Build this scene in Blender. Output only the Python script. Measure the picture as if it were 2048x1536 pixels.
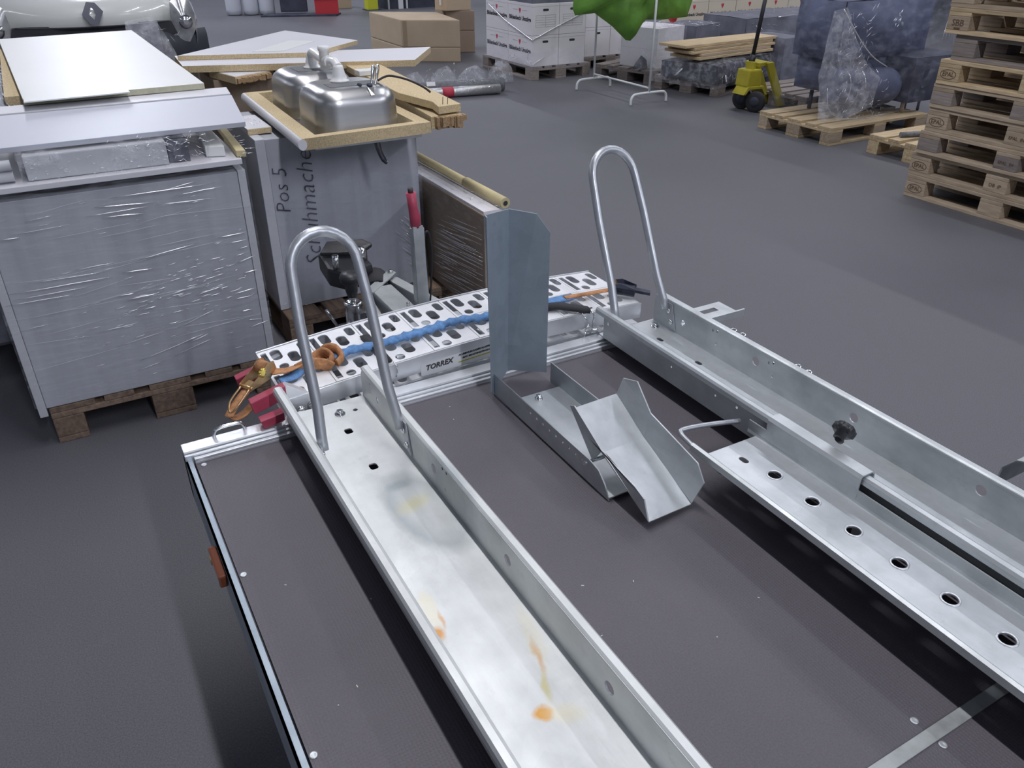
import bpy, bmesh, math, random
from mathutils import Vector, Matrix, noise
R = math.radians
V = Vector
rnd = random.Random(7)
for o in list(bpy.data.objects): bpy.data.objects.remove(o)
S = bpy.context.scene
COL = S.collection

# ------------------------------------------------------------------ camera
cam = bpy.data.cameras.new('camera'); cam.lens = 28.3; cam.sensor_width = 36; cam.clip_start = .05; cam.clip_end = 200
co = bpy.data.objects.new('camera', cam); COL.objects.link(co)
co.location = (0, 0, 1.62); co.rotation_euler = (R(90-30.07), 0, R(-29.51))
S.camera = co
# ------------------------------------------------------------------ world, exposure
S.view_settings.view_transform = 'Standard'; S.view_settings.look = 'None'
S.view_settings.gamma = 1; S.view_settings.use_curve_mapping = False
S.view_settings.exposure = 0.0
W = bpy.data.worlds.new('hall_air'); S.world = W; W.use_nodes = True
W.node_tree.nodes['Background'].inputs[0].default_value = (.55, .65, 1, 1)
W.node_tree.nodes['Background'].inputs[1].default_value = .1
# ------------------------------------------------------------------ ceiling light rows (the lamps themselves are built below)
LIGHT_ROWS = [(1.05, 3.0, 7.0, 198), (10.5, 7.0, 12.0, 290), (-7.0, 9.0, 12.0, 60), (9.5, 21.0, 12.0, 380), (1.05, 17.0, 12.0, 620), (-7, 21, 12, 200),
              (1.05, -8.5, 9.0, 640), (-7, -8.5, 12, 60), (9.5, -8.5, 12, 640), (5.6, 4.2, 6.0, 105)]
CEIL = 6.6
for i, (x, y, L, p) in enumerate(LIGHT_ROWS):
    l = bpy.data.lights.new('tube_light', 'AREA'); l.shape = 'RECTANGLE'; l.size = .16; l.size_y = L
    l.energy = p; l.color = (.98, .965, 1) if i in (0, 1) else (.86, .885, 1)
    o = bpy.data.objects.new('tube_light', l); COL.objects.link(o); o.location = (x, y, CEIL-.32)

# ================================================================== materials
def new_mat(name):
    m = bpy.data.materials.new(name); m.use_nodes = True
    return m, m.node_tree.nodes, m.node_tree.links, m.node_tree.nodes['Principled BSDF']
def coords(n, l, scale=(1, 1, 1), kind='Object'):
    t = n.new('ShaderNodeTexCoord'); mp = n.new('ShaderNodeMapping'); mp.inputs['Scale'].default_value = scale
    l.new(t.outputs[kind], mp.inputs[0]); return mp.outputs[0]
def tex_noise(n, l, vec, scale, detail=4, rough=.55):
    t = n.new('ShaderNodeTexNoise'); t.inputs['Scale'].default_value = scale; t.inputs['Detail'].default_value = detail
    t.inputs['Roughness'].default_value = rough; l.new(vec, t.inputs['Vector']); return t.outputs['Fac']
def ramp(n, l, fac, stops):
    r = n.new('ShaderNodeValToRGB'); l.new(fac, r.inputs[0]); e = r.color_ramp.elements
    while len(e) < len(stops): e.new(.5)
    for a, (p, c) in zip(e, stops):
        a.position = p; a.color = (*c, 1) if len(c) == 3 else c
    return r.outputs[0]
def mixc(n, l, fac, a, b, mode='MIX'):
    m = n.new('ShaderNodeMix'); m.data_type = 'RGBA'; m.blend_type = mode
    for s, v in ((0, fac), (6, a), (7, b)):
        if hasattr(v, 'links') or hasattr(v, 'is_linked'): l.new(v, m.inputs[s])
        else: m.inputs[s].default_value = v if s == 0 else (*v, 1)
    return m.outputs[2]
def bump(n, l, b, height, strength, dist=.01):
    k = n.new('ShaderNodeBump'); k.inputs['Strength'].default_value = strength; k.inputs['Distance'].default_value = dist
    l.new(height, k.inputs['Height']); l.new(k.outputs[0], b.inputs['Normal'])
def simple(name, c, rough=.5, metal=0, var=0, vscale=6, bmp=0, bscale=60, stretch=(1, 1, 1), spec=.5, coat=0):
    m, n, l, b = new_mat(name)
    b.inputs['Roughness'].default_value = rough; b.inputs['Metallic'].default_value = metal
    b.inputs['Specular IOR Level'].default_value = spec; b.inputs['Coat Weight'].default_value = coat
    b.inputs['Base Color'].default_value = (*c, 1)
    if var or bmp: vec = coords(n, l, stretch)
    if var:
        f = tex_noise(n, l, vec, vscale)
        lo = tuple(max(0, x*(1-var)) for x in c); hi = tuple(min(1, x*(1+var)) for x in c)
        l.new(ramp(n, l, f, [(.3, lo), (.7, hi)]), b.inputs['Base Color'])
    if bmp:
        bump(n, l, b, tex_noise(n, l, vec, bscale), bmp)
    return m
def galvanised(name, c=(.53, .565, .57), rough=.42, metal=.45, var=.13, stains=None):
    m, n, l, b = new_mat(name)
    vec = coords(n, l)
    v = n.new('ShaderNodeTexVoronoi'); v.inputs['Scale'].default_value = 26; l.new(vec, v.inputs['Vector'])
    vbw = n.new('ShaderNodeRGBToBW'); l.new(v.outputs['Color'], vbw.inputs[0])
    f1 = tex_noise(n, l, vec, 9, 6); f2 = tex_noise(n, l, coords(n, l, (1, .25, 1)), 30, 5)
    lo = tuple(x*(1-var) for x in c); hi = tuple(min(1, x*(1+var*.7)) for x in c)
    base = ramp(n, l, f1, [(.3, lo), (.68, hi)])
    base = mixc(n, l, .12, base, vbw.outputs[0], 'SOFT_LIGHT')
    base = mixc(n, l, .3, base, ramp(n, l, f2, [(.35, lo), (.65, hi)]))
    f3 = tex_noise(n, l, vec, 22, 7, .75)
    base = mixc(n, l, ramp(n, l, f3, [(.60, (0,)*3), (.72, (.32,)*3)]), base, tuple(x*.62 for x in c))
    if stains:
        nz = n.new('ShaderNodeTexNoise'); nz.inputs['Scale'].default_value = 38; nz.inputs['Detail'].default_value = 5; l.new(vec, nz.inputs['Vector'])
        for (x, y, rx, ry, ang, col, amt, soft, hollow) in stains:
            ofs = n.new('ShaderNodeVectorMath'); ofs.operation = 'MULTIPLY_ADD'
            l.new(nz.outputs['Color'], ofs.inputs[0]); ofs.inputs[1].default_value = (.018, .018, 0); l.new(vec, ofs.inputs[2])
            mp = n.new('ShaderNodeMapping'); mp.vector_type = 'TEXTURE'
            mp.inputs['Location'].default_value = (x+.009, y+.009, 0); mp.inputs['Rotation'].default_value = (0, 0, ang); mp.inputs['Scale'].default_value = (rx, ry, 1e3)
            l.new(ofs.outputs[0], mp.inputs[0])
            ln = n.new('ShaderNodeVectorMath'); ln.operation = 'LENGTH'; l.new(mp.outputs[0], ln.inputs[0])
            if hollow: st = [(max(0, 1-soft-hollow), (amt*.35,)*3), (1-soft*.6, (amt,)*3), (1, (0, 0, 0))]
            else: st = [(1-soft, (amt,)*3), (1, (0, 0, 0))]
            k = ramp(n, l, ln.outputs['Value'], st)
            base = mixc(n, l, k, base, col)
    l.new(base, b.inputs['Base Color'])
    b.inputs['Metallic'].default_value = metal
    l.new(ramp(n, l, f1, [(.3, (rough+.1,)*3), (.7, (rough-.06,)*3)]), b.inputs['Roughness'])
    bump(n, l, b, f2, .06)
    return m
def film(name, alpha=.16, scale=(6, 6, 18), tint=(.9, .93, 1), strength=.9, rough=.16):
    m, n, l, b = new_mat(name)
    out = n['Material Output']
    vec = coords(n, l, scale)
    f = tex_noise(n, l, vec, 3.0, 6, .65)
    b.inputs['Base Color'].default_value = (*tint, 1); b.inputs['Roughness'].default_value = rough
    b.inputs['Specular IOR Level'].default_value = 1
    bump(n, l, b, f, strength, .03)
    tr = n.new('ShaderNodeBsdfTransparent'); mx = n.new('ShaderNodeMixShader')
    k = ramp(n, l, f, [(.45, (alpha*.45,)*3), (.72, (min(1, alpha*2.6),)*3)])
    l.new(k, mx.inputs[0]); l.new(tr.outputs[0], mx.inputs[1]); l.new(b.outputs[0], mx.inputs[2]); l.new(mx.outputs[0], out.inputs[0])
    return m
def wood(name, c1, c2, scale=(1.2, 14, 14), rough=.75, k=5):
    m, n, l, b = new_mat(name)
    f = tex_noise(n, l, coords(n, l, scale), k, 6)
    inf = n.new('ShaderNodeObjectInfo')
    col = ramp(n, l, f, [(.3, c1), (.7, c2)])
    hsv = n.new('ShaderNodeHueSaturation'); l.new(col, hsv.inputs['Color'])
    mr = n.new('ShaderNodeMapRange'); mr.inputs[3].default_value = .78; mr.inputs[4].default_value = 1.12; l.new(inf.outputs['Random'], mr.inputs[0]); l.new(mr.outputs[0], hsv.inputs['Value'])
    l.new(hsv.outputs[0], b.inputs['Base Color']); b.inputs['Roughness'].default_value = rough
    bump(n, l, b, f, .25); return m
def chipboard(name, c1=(.5, .39, .22), c2=(.74, .6, .37)):
    m, n, l, b = new_mat(name)
    vec = coords(n, l); f = tex_noise(n, l, vec, 160, 3, .8)
    l.new(ramp(n, l, f, [(.35, c1), (.65, c2)]), b.inputs['Base Color']); b.inputs['Roughness'].default_value = .85
    bump(n, l, b, f, .4); return m

M = {}
def floor_mat():
    m, n, l, b = new_mat('sealed_asphalt_floor')
    vec = coords(n, l)
    f = tex_noise(n, l, vec, .55, 5, .6); g = tex_noise(n, l, vec, 240, 2, .8); h = tex_noise(n, l, coords(n, l, (1, 5, 1)), 3.5, 6, .7)
    c = ramp(n, l, f, [(.3, (.088, .09, .104)), (.7, (.125, .127, .14))])
    c = mixc(n, l, .55, c, ramp(n, l, g, [(.3, (.06, .06, .072)), (.72, (.19, .19, .2))]))
    c = mixc(n, l, ramp(n, l, h, [(.62, (0,)*3), (.82, (.22,)*3)]), c, (.2, .2, .21))
    l.new(c, b.inputs['Base Color'])
    l.new(ramp(n, l, f, [(.3, (.5,)*3), (.7, (.66,)*3)]), b.inputs['Roughness'])
    bump(n, l, b, g, .25, .004); return m
M['floor'] = floor_mat()
def deck_mat():
    m, n, l, b = new_mat('brown_phenolic_mesh_plywood')
    vec = coords(n, l)
    w1 = n.new('ShaderNodeTexWave'); w1.bands_direction = 'X'; w1.inputs['Scale'].default_value = 55; l.new(vec, w1.inputs[0])
    w2 = n.new('ShaderNodeTexWave'); w2.bands_direction = 'Y'; w2.inputs['Scale'].default_value = 55; l.new(vec, w2.inputs[0])
    mm = n.new('ShaderNodeMath'); mm.operation = 'MAXIMUM'; l.new(w1.outputs['Fac'], mm.inputs[0]); l.new(w2.outputs['Fac'], mm.inputs[1])
    f = tex_noise(n, l, vec, 3, 5, .6); g = tex_noise(n, l, vec, 300, 2, .8)
    c = ramp(n, l, f, [(.3, (.088, .078, .092)), (.7, (.115, .103, .118))])
    c = mixc(n, l, .3, c, ramp(n, l, g, [(.3, (.06, .055, .065)), (.7, (.16, .15, .16))]))
    l.new(c, b.inputs['Base Color']); b.inputs['Roughness'].default_value = .55
    bump(n, l, b, mm.outputs[0], .2, .002); return m
M['deck'] = deck_mat()
OR = (.62, .30, .07); YE = (.62, .56, .25); GR = (.30, .34, .35); PALE = (.72, .68, .52)
stains = [(.467, 1.17, .075, .16, .1, GR, .55, .45, .25), (.455, 1.20, .05, .03, .4, YE, .5, .8, 0), (.45, 1.27, .035, .02, 0, GR, .6, .6, 0),
          (.350, .868, .017, .022, 0, OR, .9, .6, 0), (.365, .925, .016, .055, -.12, PALE, .55, .4, 0), (.372, .892, .005, .03, -.2, OR, .6, .8, 0),
          (.424, .655, .017, .017, 0, (.68, .36, .08), 1, .55, 0), (.473, .752, .008, .048, -.25, OR, .8, .8, 0), (.452, .695, .008, .04, -.4, YE, .75, .8, 0),
          (.452, .64, .04, .022, -.5, PALE, .65, .7, 0), (.485, .79, .02, .09, -.2, PALE, .4, .5, 0)]
M['galv_rail'] = galvanised('galvanised_rail_steel', (.69, .71, .70), .5, .6, .13, stains)
M['galv'] = galvanised('galvanised_steel', (.57, .60, .61), .46, .68, .2)
M['galv_dark'] = galvanised('dull_galvanised_plate', (.33, .39, .44), .46, .45)
M['tube'] = galvanised('galvanised_tube', (.50, .52, .545), .36, .7, .08)
M['alu'] = simple('bare_aluminium', (.72, .74, .76), .38, .65, .1, 14, .04, 40)
M['tread'] = simple('pressed_aluminium_tread', (.84, .85, .86), .5, .3, .04, 30, .03, 80)
M['chrome'] = simple('zinc_plated_steel', (.75, .76, .76), .18, 1)
M['dark_chrome'] = simple('dark_chrome', (.18, .18, .2), .2, 1)
M['black'] = simple('black_plastic', (.022, .023, .027), .42, 0, .15, 40)
M['rubber'] = simple('black_rubber', (.03, .03, .034), .8)
M['red'] = simple('red_plastic_cap', (.42, .055, .10), .42)
M['webb_blue'] = simple('blue_webbing', (.13, .28, .54), .8, 0, .25, 90, .3, 300)
M['webb_orange'] = simple('orange_webbing', (.52, .25, .11), .8, 0, .25, 90, .3, 300)
M['brass'] = simple('yellow_passivated_steel', (.68, .47, .25), .3, .9, .25, 30)
M['brass_bright'] = simple('bright_yellow_gear', (.95, .78, .2), .22, .8)
M['white_lam'] = simple('white_laminate', (.75, .76, .74), .42, 0, .015, 2)
M['blue_lam'] = simple('cool_white_laminate', (.54, .56, .62), .45, 0, .02, 2)
M['grey_lam'] = simple('pale_grey_laminate', (.66, .66, .69), .45, 0, .03, 2)
M['cab_grey'] = simple('light_grey_cabinet_panel', (.40, .415, .45), .5, 0, .10, 3, .03, 40, (6, 1, .6))
M['cab_edge'] = simple('cabinet_edge_grey', (.50, .515, .54), .5, 0, .06, 5)
M['raw_edge'] = simple('raw_board_edge', (.50, .49, .36), .8, 0, .1, 60)
M['shadow_gap'] = simple('dark_recess', (.04, .042, .05), .8)  # near-black painted for shade in gaps and holes, also black grille parts
M['chip'] = chipboard('chipboard_core'); M['chip_dark'] = chipboard('broken_chipboard', (.28, .18, .09), (.5, .34, .19))
M['steel_brushed'] = simple('brushed_stainless_sink', (.62, .62, .61), .33, 1, .04, 8, .02, 300, (1, 1, 10))
M['damp_pad'] = simple('grey_damping_pad', (.15, .155, .16), .8)
M['pvc'] = simple('white_pvc', (.83, .83, .82), .3)
M['card'] = simple('brown_cardboard', (.50, .395, .275), .85, 0, .06, 4, .05, 50)
M['card_dark'] = simple('brown_cardboard_painted_shade', (.34, .265, .20), .85, 0, .08, 5)  # darker copy of the brown cardboard, shade put into its colour
M['tape'] = simple('parcel_tape', (.36, .27, .17), .3)
M['white_card'] = simple('white_carton_board', (.76, .74, .76), .75, 0, .03, 3)
M['beige_card'] = simple('cream_carton_board', (.66, .60, .48), .8, 0, .03, 3)
M['print_red'] = simple('red_print', (.55, .05, .08), .6); M['print_black'] = simple('dark_print', (.05, .045, .05), .6)
M['print_grey'] = simple('faded_grey_print', (.25, .25, .27), .7); M['ink'] = simple('felt_pen_ink', (.03, .03, .04), .6)
M['wood_new'] = wood('pale_pallet_timber', (.42, .31, .18), (.68, .54, .34))
M['wood_grey'] = wood('weathered_pallet_timber', (.34, .26, .18), (.54, .44, .32))
M['wood_old'] = wood('old_brown_pallet_timber', (.13, .09, .07), (.27, .19, .13))
M['wood_dim'] = wood('grey_brown_timber', (.20, .17, .155), (.34, .29, .26))
M['stamp'] = simple('branded_stamp_ink', (.13, .08, .05), .8)
M['film'] = film('clear_stretch_film', .07, (3, 6, 22), strength=.5); M['film_heavy'] = film('crumpled_polythene_sheet', .17, (4, 4, 4), (.92, .94, 1), .9, .14)
M['film_dim'] = film('loose_stretch_film', .07, (3, 3, 6), (.75, .8, 1), .8, .16)
def crease_mat(name, c, a, metal=0):
    m, n, l, b = new_mat(name); b.inputs['Base Color'].default_value = (*c, 1); b.inputs['Roughness'].default_value = .3 if metal else .14; b.inputs['Metallic'].default_value = metal
    b.inputs['Specular IOR Level'].default_value = 1; b.inputs['Alpha'].default_value = a; b.inputs['Coat Weight'].default_value = 1; return m
M['crease'] = crease_mat('film_fold_ridge', (.97, .98, 1), .95, .85); M['crease_soft'] = crease_mat('soft_film_fold', (.8, .83, .9), .35)
M['car_white'] = simple('white_car_paint', (.78, .80, .76), .22, 0, 0, coat=1)
M['car_black'] = simple('black_bumper_plastic', (.035, .038, .05), .5)
M['glass_lamp'] = simple('headlamp_reflector', (.55, .56, .56), .22, .6, .3, 9)
M['windscreen'] = simple('dark_windscreen', (.03, .035, .04), .05)
M['yellow_jack'] = simple('yellow_jack_paint', (.46, .40, .035), .45, 0, .12, 9)
M['yellow_post'] = simple('yellow_painted_post', (.55, .58, .03), .6)
M['white_paint'] = simple('white_powder_coat', (.72, .74, .74), .4)
M['green'] = simple('green_nylon_quilt', (.115, .27, .035), .6, 0, .3, 5, .3, 24)
M['navy'] = simple('blue_grey_upholstery', (.075, .088, .15), .7, 0, .2, 5, .2, 30)
M['blanket'] = simple('grey_moving_blanket', (.15, .155, .19), .85, 0, .2, 6, .3, 30)
M['dark_goods'] = simple('dark_goods', (.045, .05, .075), .7, 0, .3, 6)
M['red_goods'] = simple('red_crate_plastic', (.5, .03, .04), .45)
M['foam'] = simple('cream_foam_tube', (.62, .53, .30), .8, 0, .06, 20)
M['amber'] = simple('amber_reflector', (.17, .05, .02), .15, coat=1)
M['silver_foil'] = simple('silver_foil_roll', (.6, .6, .6), .28, .8, .1, 40, .5, 60)
M['grey_roll'] = simple('wrapped_grey_roll', (.17, .175, .19), .35, 0, .3, 30, .6, 90)
M['seam'] = simple('pale_joint_strip', (.34, .36, .35), .5, .2, .2, 30)
M['wall'] = simple('pale_hall_wall', (.55, .58, .64), .8, 0, .05, 1); M['ceil'] = simple('grey_hall_ceiling', (.62, .68, .82), .9)
me, n_, l_, b_ = new_mat('fluorescent_tube'); b_.inputs['Emission Color'].default_value = (.93, .96, 1, 1); b_.inputs['Emission Strength'].default_value = 9; M['lamp'] = me

# ================================================================== mesh helpers
class MB:
    def __init__(s): s.bm = bmesh.new()
    def box(s, x0, x1, y0, y1, z0, z1, mat=None):
        vs = [V((x, y, z)) for z in (z0, z1) for y in (y0, y1) for x in (x0, x1)]
        if mat is not None: vs = [mat @ v for v in vs]
        vs = [s.bm.verts.new(v) for v in vs]
        for f in ((0, 2, 3, 1), (4, 5, 7, 6), (0, 1, 5, 4), (2, 6, 7, 3), (0, 4, 6, 2), (1, 3, 7, 5)): s.bm.faces.new([vs[i] for i in f])
        return s
    def slab(s, pts, off):                      # polygon thickened by a vector
        off = V(off); a = [s.bm.verts.new(V(p)) for p in pts]; b = [s.bm.verts.new(V(p)+off) for p in pts]; n = len(a)
        s.bm.faces.new(a[::-1]); s.bm.faces.new(b)
        for i in range(n): s.bm.faces.new([a[i], a[(i+1) % n], b[(i+1) % n], b[i]])
        return s
    def tube(s, path, r, seg=10, closed=False, flat=None):
        path = [V(p) for p in path]; rings = []; n = len(path)
        rr = r if isinstance(r, (list, tuple)) else [r]*n
        prev = None
        for i, p in enumerate(path):
            if closed: t = path[(i+1) % n]-path[i-1]
            else: t = path[min(i+1, n-1)]-path[max(i-1, 0)]
            t.normalize()
            if prev is None:
                u = V((0, 0, 1)) if abs(t.z) < .9 else V((1, 0, 0))
                u = (u-t*u.dot(t)).normalized()
            else: u = (prev-t*prev.dot(t)).normalized()
            prev = u; w = t.cross(u)
            fx, fy = flat if flat else (1, 1)
            rings.append([s.bm.verts.new(p+(u*math.cos(a)*fx+w*math.sin(a)*fy)*rr[i]) for a in [2*math.pi*k/seg for k in range(seg)]])
        m = n if closed else n-1
        for i in range(m):
            A, B = rings[i], rings[(i+1) % n]
            for k in range(seg):
                f = s.bm.faces.new([A[k], A[(k+1) % seg], B[(k+1) % seg], B[k]]); f.smooth = True
        if not closed:
            s.bm.faces.new(rings[0][::-1]); s.bm.faces.new(rings[-1])
        return s
    def lathe(s, prof, base=(0, 0, 0), axis=(0, 0, 1), seg=20):      # prof: (radius, height)
        ax = V(axis).normalized(); q = V((0, 0, 1)).rotation_difference(ax); base = V(base); rings = []
        for r, h in prof:
            rings.append([s.bm.verts.new(base+q @ V((r*math.cos(2*math.pi*k/seg), r*math.sin(2*math.pi*k/seg), h))) for k in range(seg)])
        for A, B in zip(rings, rings[1:]):
            for k in range(seg):
                f = s.bm.faces.new([A[k], A[(k+1) % seg], B[(k+1) % seg], B[k]]); f.smooth = True
        s.bm.faces.new(rings[0][::-1]); s.bm.faces.new(rings[-1]); return s
    def profile(s, pts, y0, y1, t=.003):        # bent sheet: polyline in x,z extruded along y
        n = len(pts); P = [V((p[0], 0, p[1])) for p in pts]; up = []
        for i in range(n):
            d = (P[min(i+1, n-1)]-P[max(i-1, 0)]).normalized(); up.append(V((-d.z, 0, d.x)))
        a = [P[i]+up[i]*t/2 for i in range(n)]+[P[i]-up[i]*t/2 for i in reversed(range(n))]
        return s.slab([(p.x, y0, p.z) for p in a], (0, y1-y0, 0))
    def plate(s, outline, holes, t, mat):       # flat plate with real holes, local x,y; mat places it
        cu = bpy.data.curves.new('c', 'CURVE'); cu.dimensions = '2D'; cu.fill_mode = 'BOTH'; cu.extrude = t/2
        for ring in [outline]+list(holes):
            sp = cu.splines.new('POLY'); sp.points.add(len(ring)-1); sp.use_cyclic_u = True
            for p, q in zip(sp.points, ring): p.co = (q[0], q[1], 0, 1)
        o = bpy.data.objects.new('c', cu); m = o.to_mesh(); m.transform(mat); s.bm.from_mesh(m); o.to_mesh_clear()
        bpy.data.objects.remove(o); bpy.data.curves.remove(cu); return s
    def add(s, other): 
        m = bpy.data.meshes.new('t'); other.bm.to_mesh(m); s.bm.from_mesh(m); bpy.data.meshes.remove(m); return s
    def build(s, name, m, parent=None, bevel=0, label=None, weld=False):
        if weld: bmesh.ops.remove_doubles(s.bm, verts=s.bm.verts, dist=1e-5)
        bmesh.ops.recalc_face_normals(s.bm, faces=s.bm.faces)
        if bevel:
            ed = [e for e in s.bm.edges if len(e.link_faces) == 2 and e.calc_face_angle(0) > .6]
            bmesh.ops.bevel(s.bm, geom=ed, offset=bevel, segments=2, profile=.6, affect='EDGES')
        me = bpy.data.meshes.new(name); s.bm.to_mesh(me); s.bm.free()
        me.materials.append(M[m] if isinstance(m, str) else m)
        o = bpy.data.objects.new(name, me); COL.objects.link(o)
        if parent is not None: attach(o, parent)
        if label: o['label'] = label
        return o
def attach(o, p):
    o.parent = p
    loc = V((0, 0, 0)); q = p
    while q is not None:
        if q.get('local'): return
        loc += q.location; q = q.parent
    o.location = -loc if o.type != 'EMPTY' else o.location-loc
def tag(o, label, cat, group=None):
    o['label'] = label; o['category'] = cat
    if group: o['group'] = group
    return o
def thing(name, label, cat, loc=(0, 0, 0), rz=0, group=None, local=False):
    o = bpy.data.objects.new(name, None); COL.objects.link(o); o.empty_display_size = .05
    o.location = loc; o.rotation_euler = (0, 0, rz)
    if local: o['local'] = 1
    return tag(o, label, cat, group)
def struct(o): o['kind'] = 'structure'; return o
def stuff(o): o['kind'] = 'stuff'; return o
def copy_tree(o, parent=None):
    c = o.copy(); COL.objects.link(c); c.parent = parent
    for ch in list(o.children): copy_tree(ch, c)
    return c
def circ(x, y, r, n=14, ry=None): return [(x+r*math.cos(2*math.pi*k/n), y+(ry or r)*math.sin(2*math.pi*k/n)) for k in range(n)]
def slot(x, y, hw, hl, n=6):                   # stadium hole, long axis y
    a = [(x+hw*math.cos(t), y+(hl-hw)+hw*math.sin(t)) for t in [math.pi*k/n for k in range(n+1)]]
    return a+[(x-hw*math.cos(t), y-(hl-hw)-hw*math.sin(t)) for t in [math.pi*k/n for k in range(n+1)]]
def rect(x0, x1, y0, y1): return [(x0, y0), (x1, y0), (x1, y1), (x0, y1)]
YZ = lambda x: Matrix(((0, 0, 1, x), (1, 0, 0, 0), (0, 1, 0, 0), (0, 0, 0, 1)))       # plate local (y,z) at x
XZ = lambda y: Matrix(((1, 0, 0, 0), (0, 0, -1, y), (0, 1, 0, 0), (0, 0, 0, 1)))      # plate local (x,z) at y
XY = lambda z: Matrix.Translation((0, 0, z))
def frame(o, ex, ey):                          # matrix with local x along ex, y along ey
    ex = V(ex).normalized(); ey = V(ey); ey = (ey-ex*ey.dot(ex)).normalized(); ez = ex.cross(ey)
    m = Matrix((ex, ey, ez)).transposed().to_4x4(); m.translation = V(o); return m
def text(body, size, mat, material, name='lettering', parent=None, bold=0, shear=0, ext=.0004, align='CENTER'):
    cu = bpy.data.curves.new('t', 'FONT'); cu.body = body; cu.size = size; cu.extrude = ext; cu.offset = bold; cu.shear = shear
    cu.align_x = align; cu.align_y = 'CENTER'; cu.resolution_u = 2
    o = bpy.data.objects.new('t', cu); m = bpy.data.meshes.new_from_object(o); m.transform(mat)
    bpy.data.objects.remove(o); bpy.data.curves.remove(cu)
    m.materials.clear(); m.materials.append(M[material])
    r = bpy.data.objects.new(name, m); COL.objects.link(r)
    if parent is not None: attach(r, parent)
    return r
def smooth_path(pts, n=6):
    pts = [V(p) for p in pts]; out = []
    for i in range(len(pts)-1):
        p0, p1, p2, p3 = pts[max(i-1, 0)], pts[i], pts[i+1], pts[min(i+2, len(pts)-1)]
        for k in range(n):
            t = k/n; out.append(.5*((2*p1)+(p2-p0)*t+(2*p0-5*p1+4*p2-p3)*t*t+(3*p1-p0-3*p2+p3)*t**3))
    return out+[pts[-1]]
def puffy(s, outline, ex, ey, org, thick, rings=7, wr=.03, freq=4, seed=0):          # inflated sheet from a star-shaped outline
    ex, ey, org = V(ex), V(ey), V(org); ez = ex.cross(ey).normalized()
    pts = []
    for i in range(len(outline)):
        a, b = outline[i], outline[(i+1) % len(outline)]
        m = max(1, int(math.dist(a, b)/.05))
        pts += [(a[0]+(b[0]-a[0])*k/m, a[1]+(b[1]-a[1])*k/m) for k in range(m)]
    cx = sum(p[0] for p in pts)/len(pts); cy = sum(p[1] for p in pts)/len(pts); n = len(pts)
    def ring(t, side):
        out = []
        for x, y in pts:
            X, Y = cx+(x-cx)*t, cy+(y-cy)*t; p = org+ex*X+ey*Y
            h = thick*math.sqrt(max(0, 1-t*t)); w = noise.noise(V((X*freq+seed, Y*freq, side*3)))*wr+noise.noise(V((X*freq*3, Y*freq*3+seed, side)))*wr*.5
            out.append(s.bm.verts.new(p+ez*side*(h+w*min(1, 4*(1-t)))))
        return out
    for side in (1, -1):
        rs = [ring(1-k/rings, side) for k in range(rings)]
        c = s.bm.verts.new(org+ex*cx+ey*cy+ez*side*thick)
        for A, B in zip(rs, rs[1:]):
            for k in range(n): s.bm.faces.new([A[k], A[(k+1) % n], B[(k+1) % n], B[k]]).smooth = True
        for k in range(n): s.bm.faces.new([rs[-1][k], rs[-1][(k+1) % n], c]).smooth = True
    return s
def shell(s, x0, x1, y0, y1, z0, z1, step=.06, amp=.006, freq=7, bulge=0, faces='xXyYZ', seed=0):   # wrinkled film around a box
    def grid(o, u, v, nrm):
        o, u, v, nrm = V(o), V(u), V(v), V(nrm); nu = max(2, int(u.length/step)); nv = max(2, int(v.length/step)); g = []
        for i in range(nu+1):
            row = []
            for j in range(nv+1):
                p = o+u*i/nu+v*j/nv; e = min(i, nu-i, j, nv-j)
                w = noise.noise(p*freq+V((seed, 0, 0)))*amp+noise.noise(p*freq*3)*amp*.5
                b = bulge*math.sin(math.pi*i/nu)*math.sin(math.pi*j/nv)
                row.append(s.bm.verts.new(p+nrm*(abs(w)*(1 if e else .3)+b)))
            g.append(row)
        for i in range(nu):
            for j in range(nv): s.bm.faces.new([g[i][j], g[i+1][j], g[i+1][j+1], g[i][j+1]]).smooth = True
    dx, dy, dz = x1-x0, y1-y0, z1-z0
    if 'y' in faces: grid((x0, y0, z0), (dx, 0, 0), (0, 0, dz), (0, -1, 0))
    if 'Y' in faces: grid((x1, y1, z0), (-dx, 0, 0), (0, 0, dz), (0, 1, 0))
    if 'x' in faces: grid((x0, y1, z0), (0, -dy, 0), (0, 0, dz), (-1, 0, 0))
    if 'X' in faces: grid((x1, y0, z0), (0, dy, 0), (0, 0, dz), (1, 0, 0))
    if 'Z' in faces: grid((x0, y0, z1), (dx, 0, 0), (0, dy, 0), (0, 0, 1))
    return s
def ridge(s, p, q, r=.0012, sag=0, seg=5, n=5):          # a stretched film fold
    p, q = V(p), V(q)
    pts = [p.lerp(q, k/n)+V((0, 0, sag*math.sin(math.pi*k/n)+rnd.uniform(-.0008, .0008))) for k in range(n+1)]
    s.tube(pts, [r*(.15+.85*math.sin(math.pi*(k+.3)/(n+.6))) for k in range(n+1)], seg); return s
def crinkle(s, org, ex, ey, n, lo=.01, hi=.05, r=.001, off=(0, 0, 0), spread=.5):        # many short glints over a patch
    org, ex, ey, off = V(org), V(ex), V(ey), V(off)
    n, hi = int(n*.5), hi*.65
    for _ in range(n):
        a, b = rnd.random(), rnd.random(); p = org+ex*a+ey*b+off*rnd.random(); L = rnd.uniform(lo, hi); ang = rnd.gauss(0, spread)
        d = ex.normalized()*math.cos(ang)+ey.normalized()*math.sin(ang); m = p+d*L*.5+ey.normalized()*rnd.uniform(-.15, .15)*L
        s.tube([p, m, p+d*L], [r*.1, r*.9, r*.1], 5)
    return s

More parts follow.
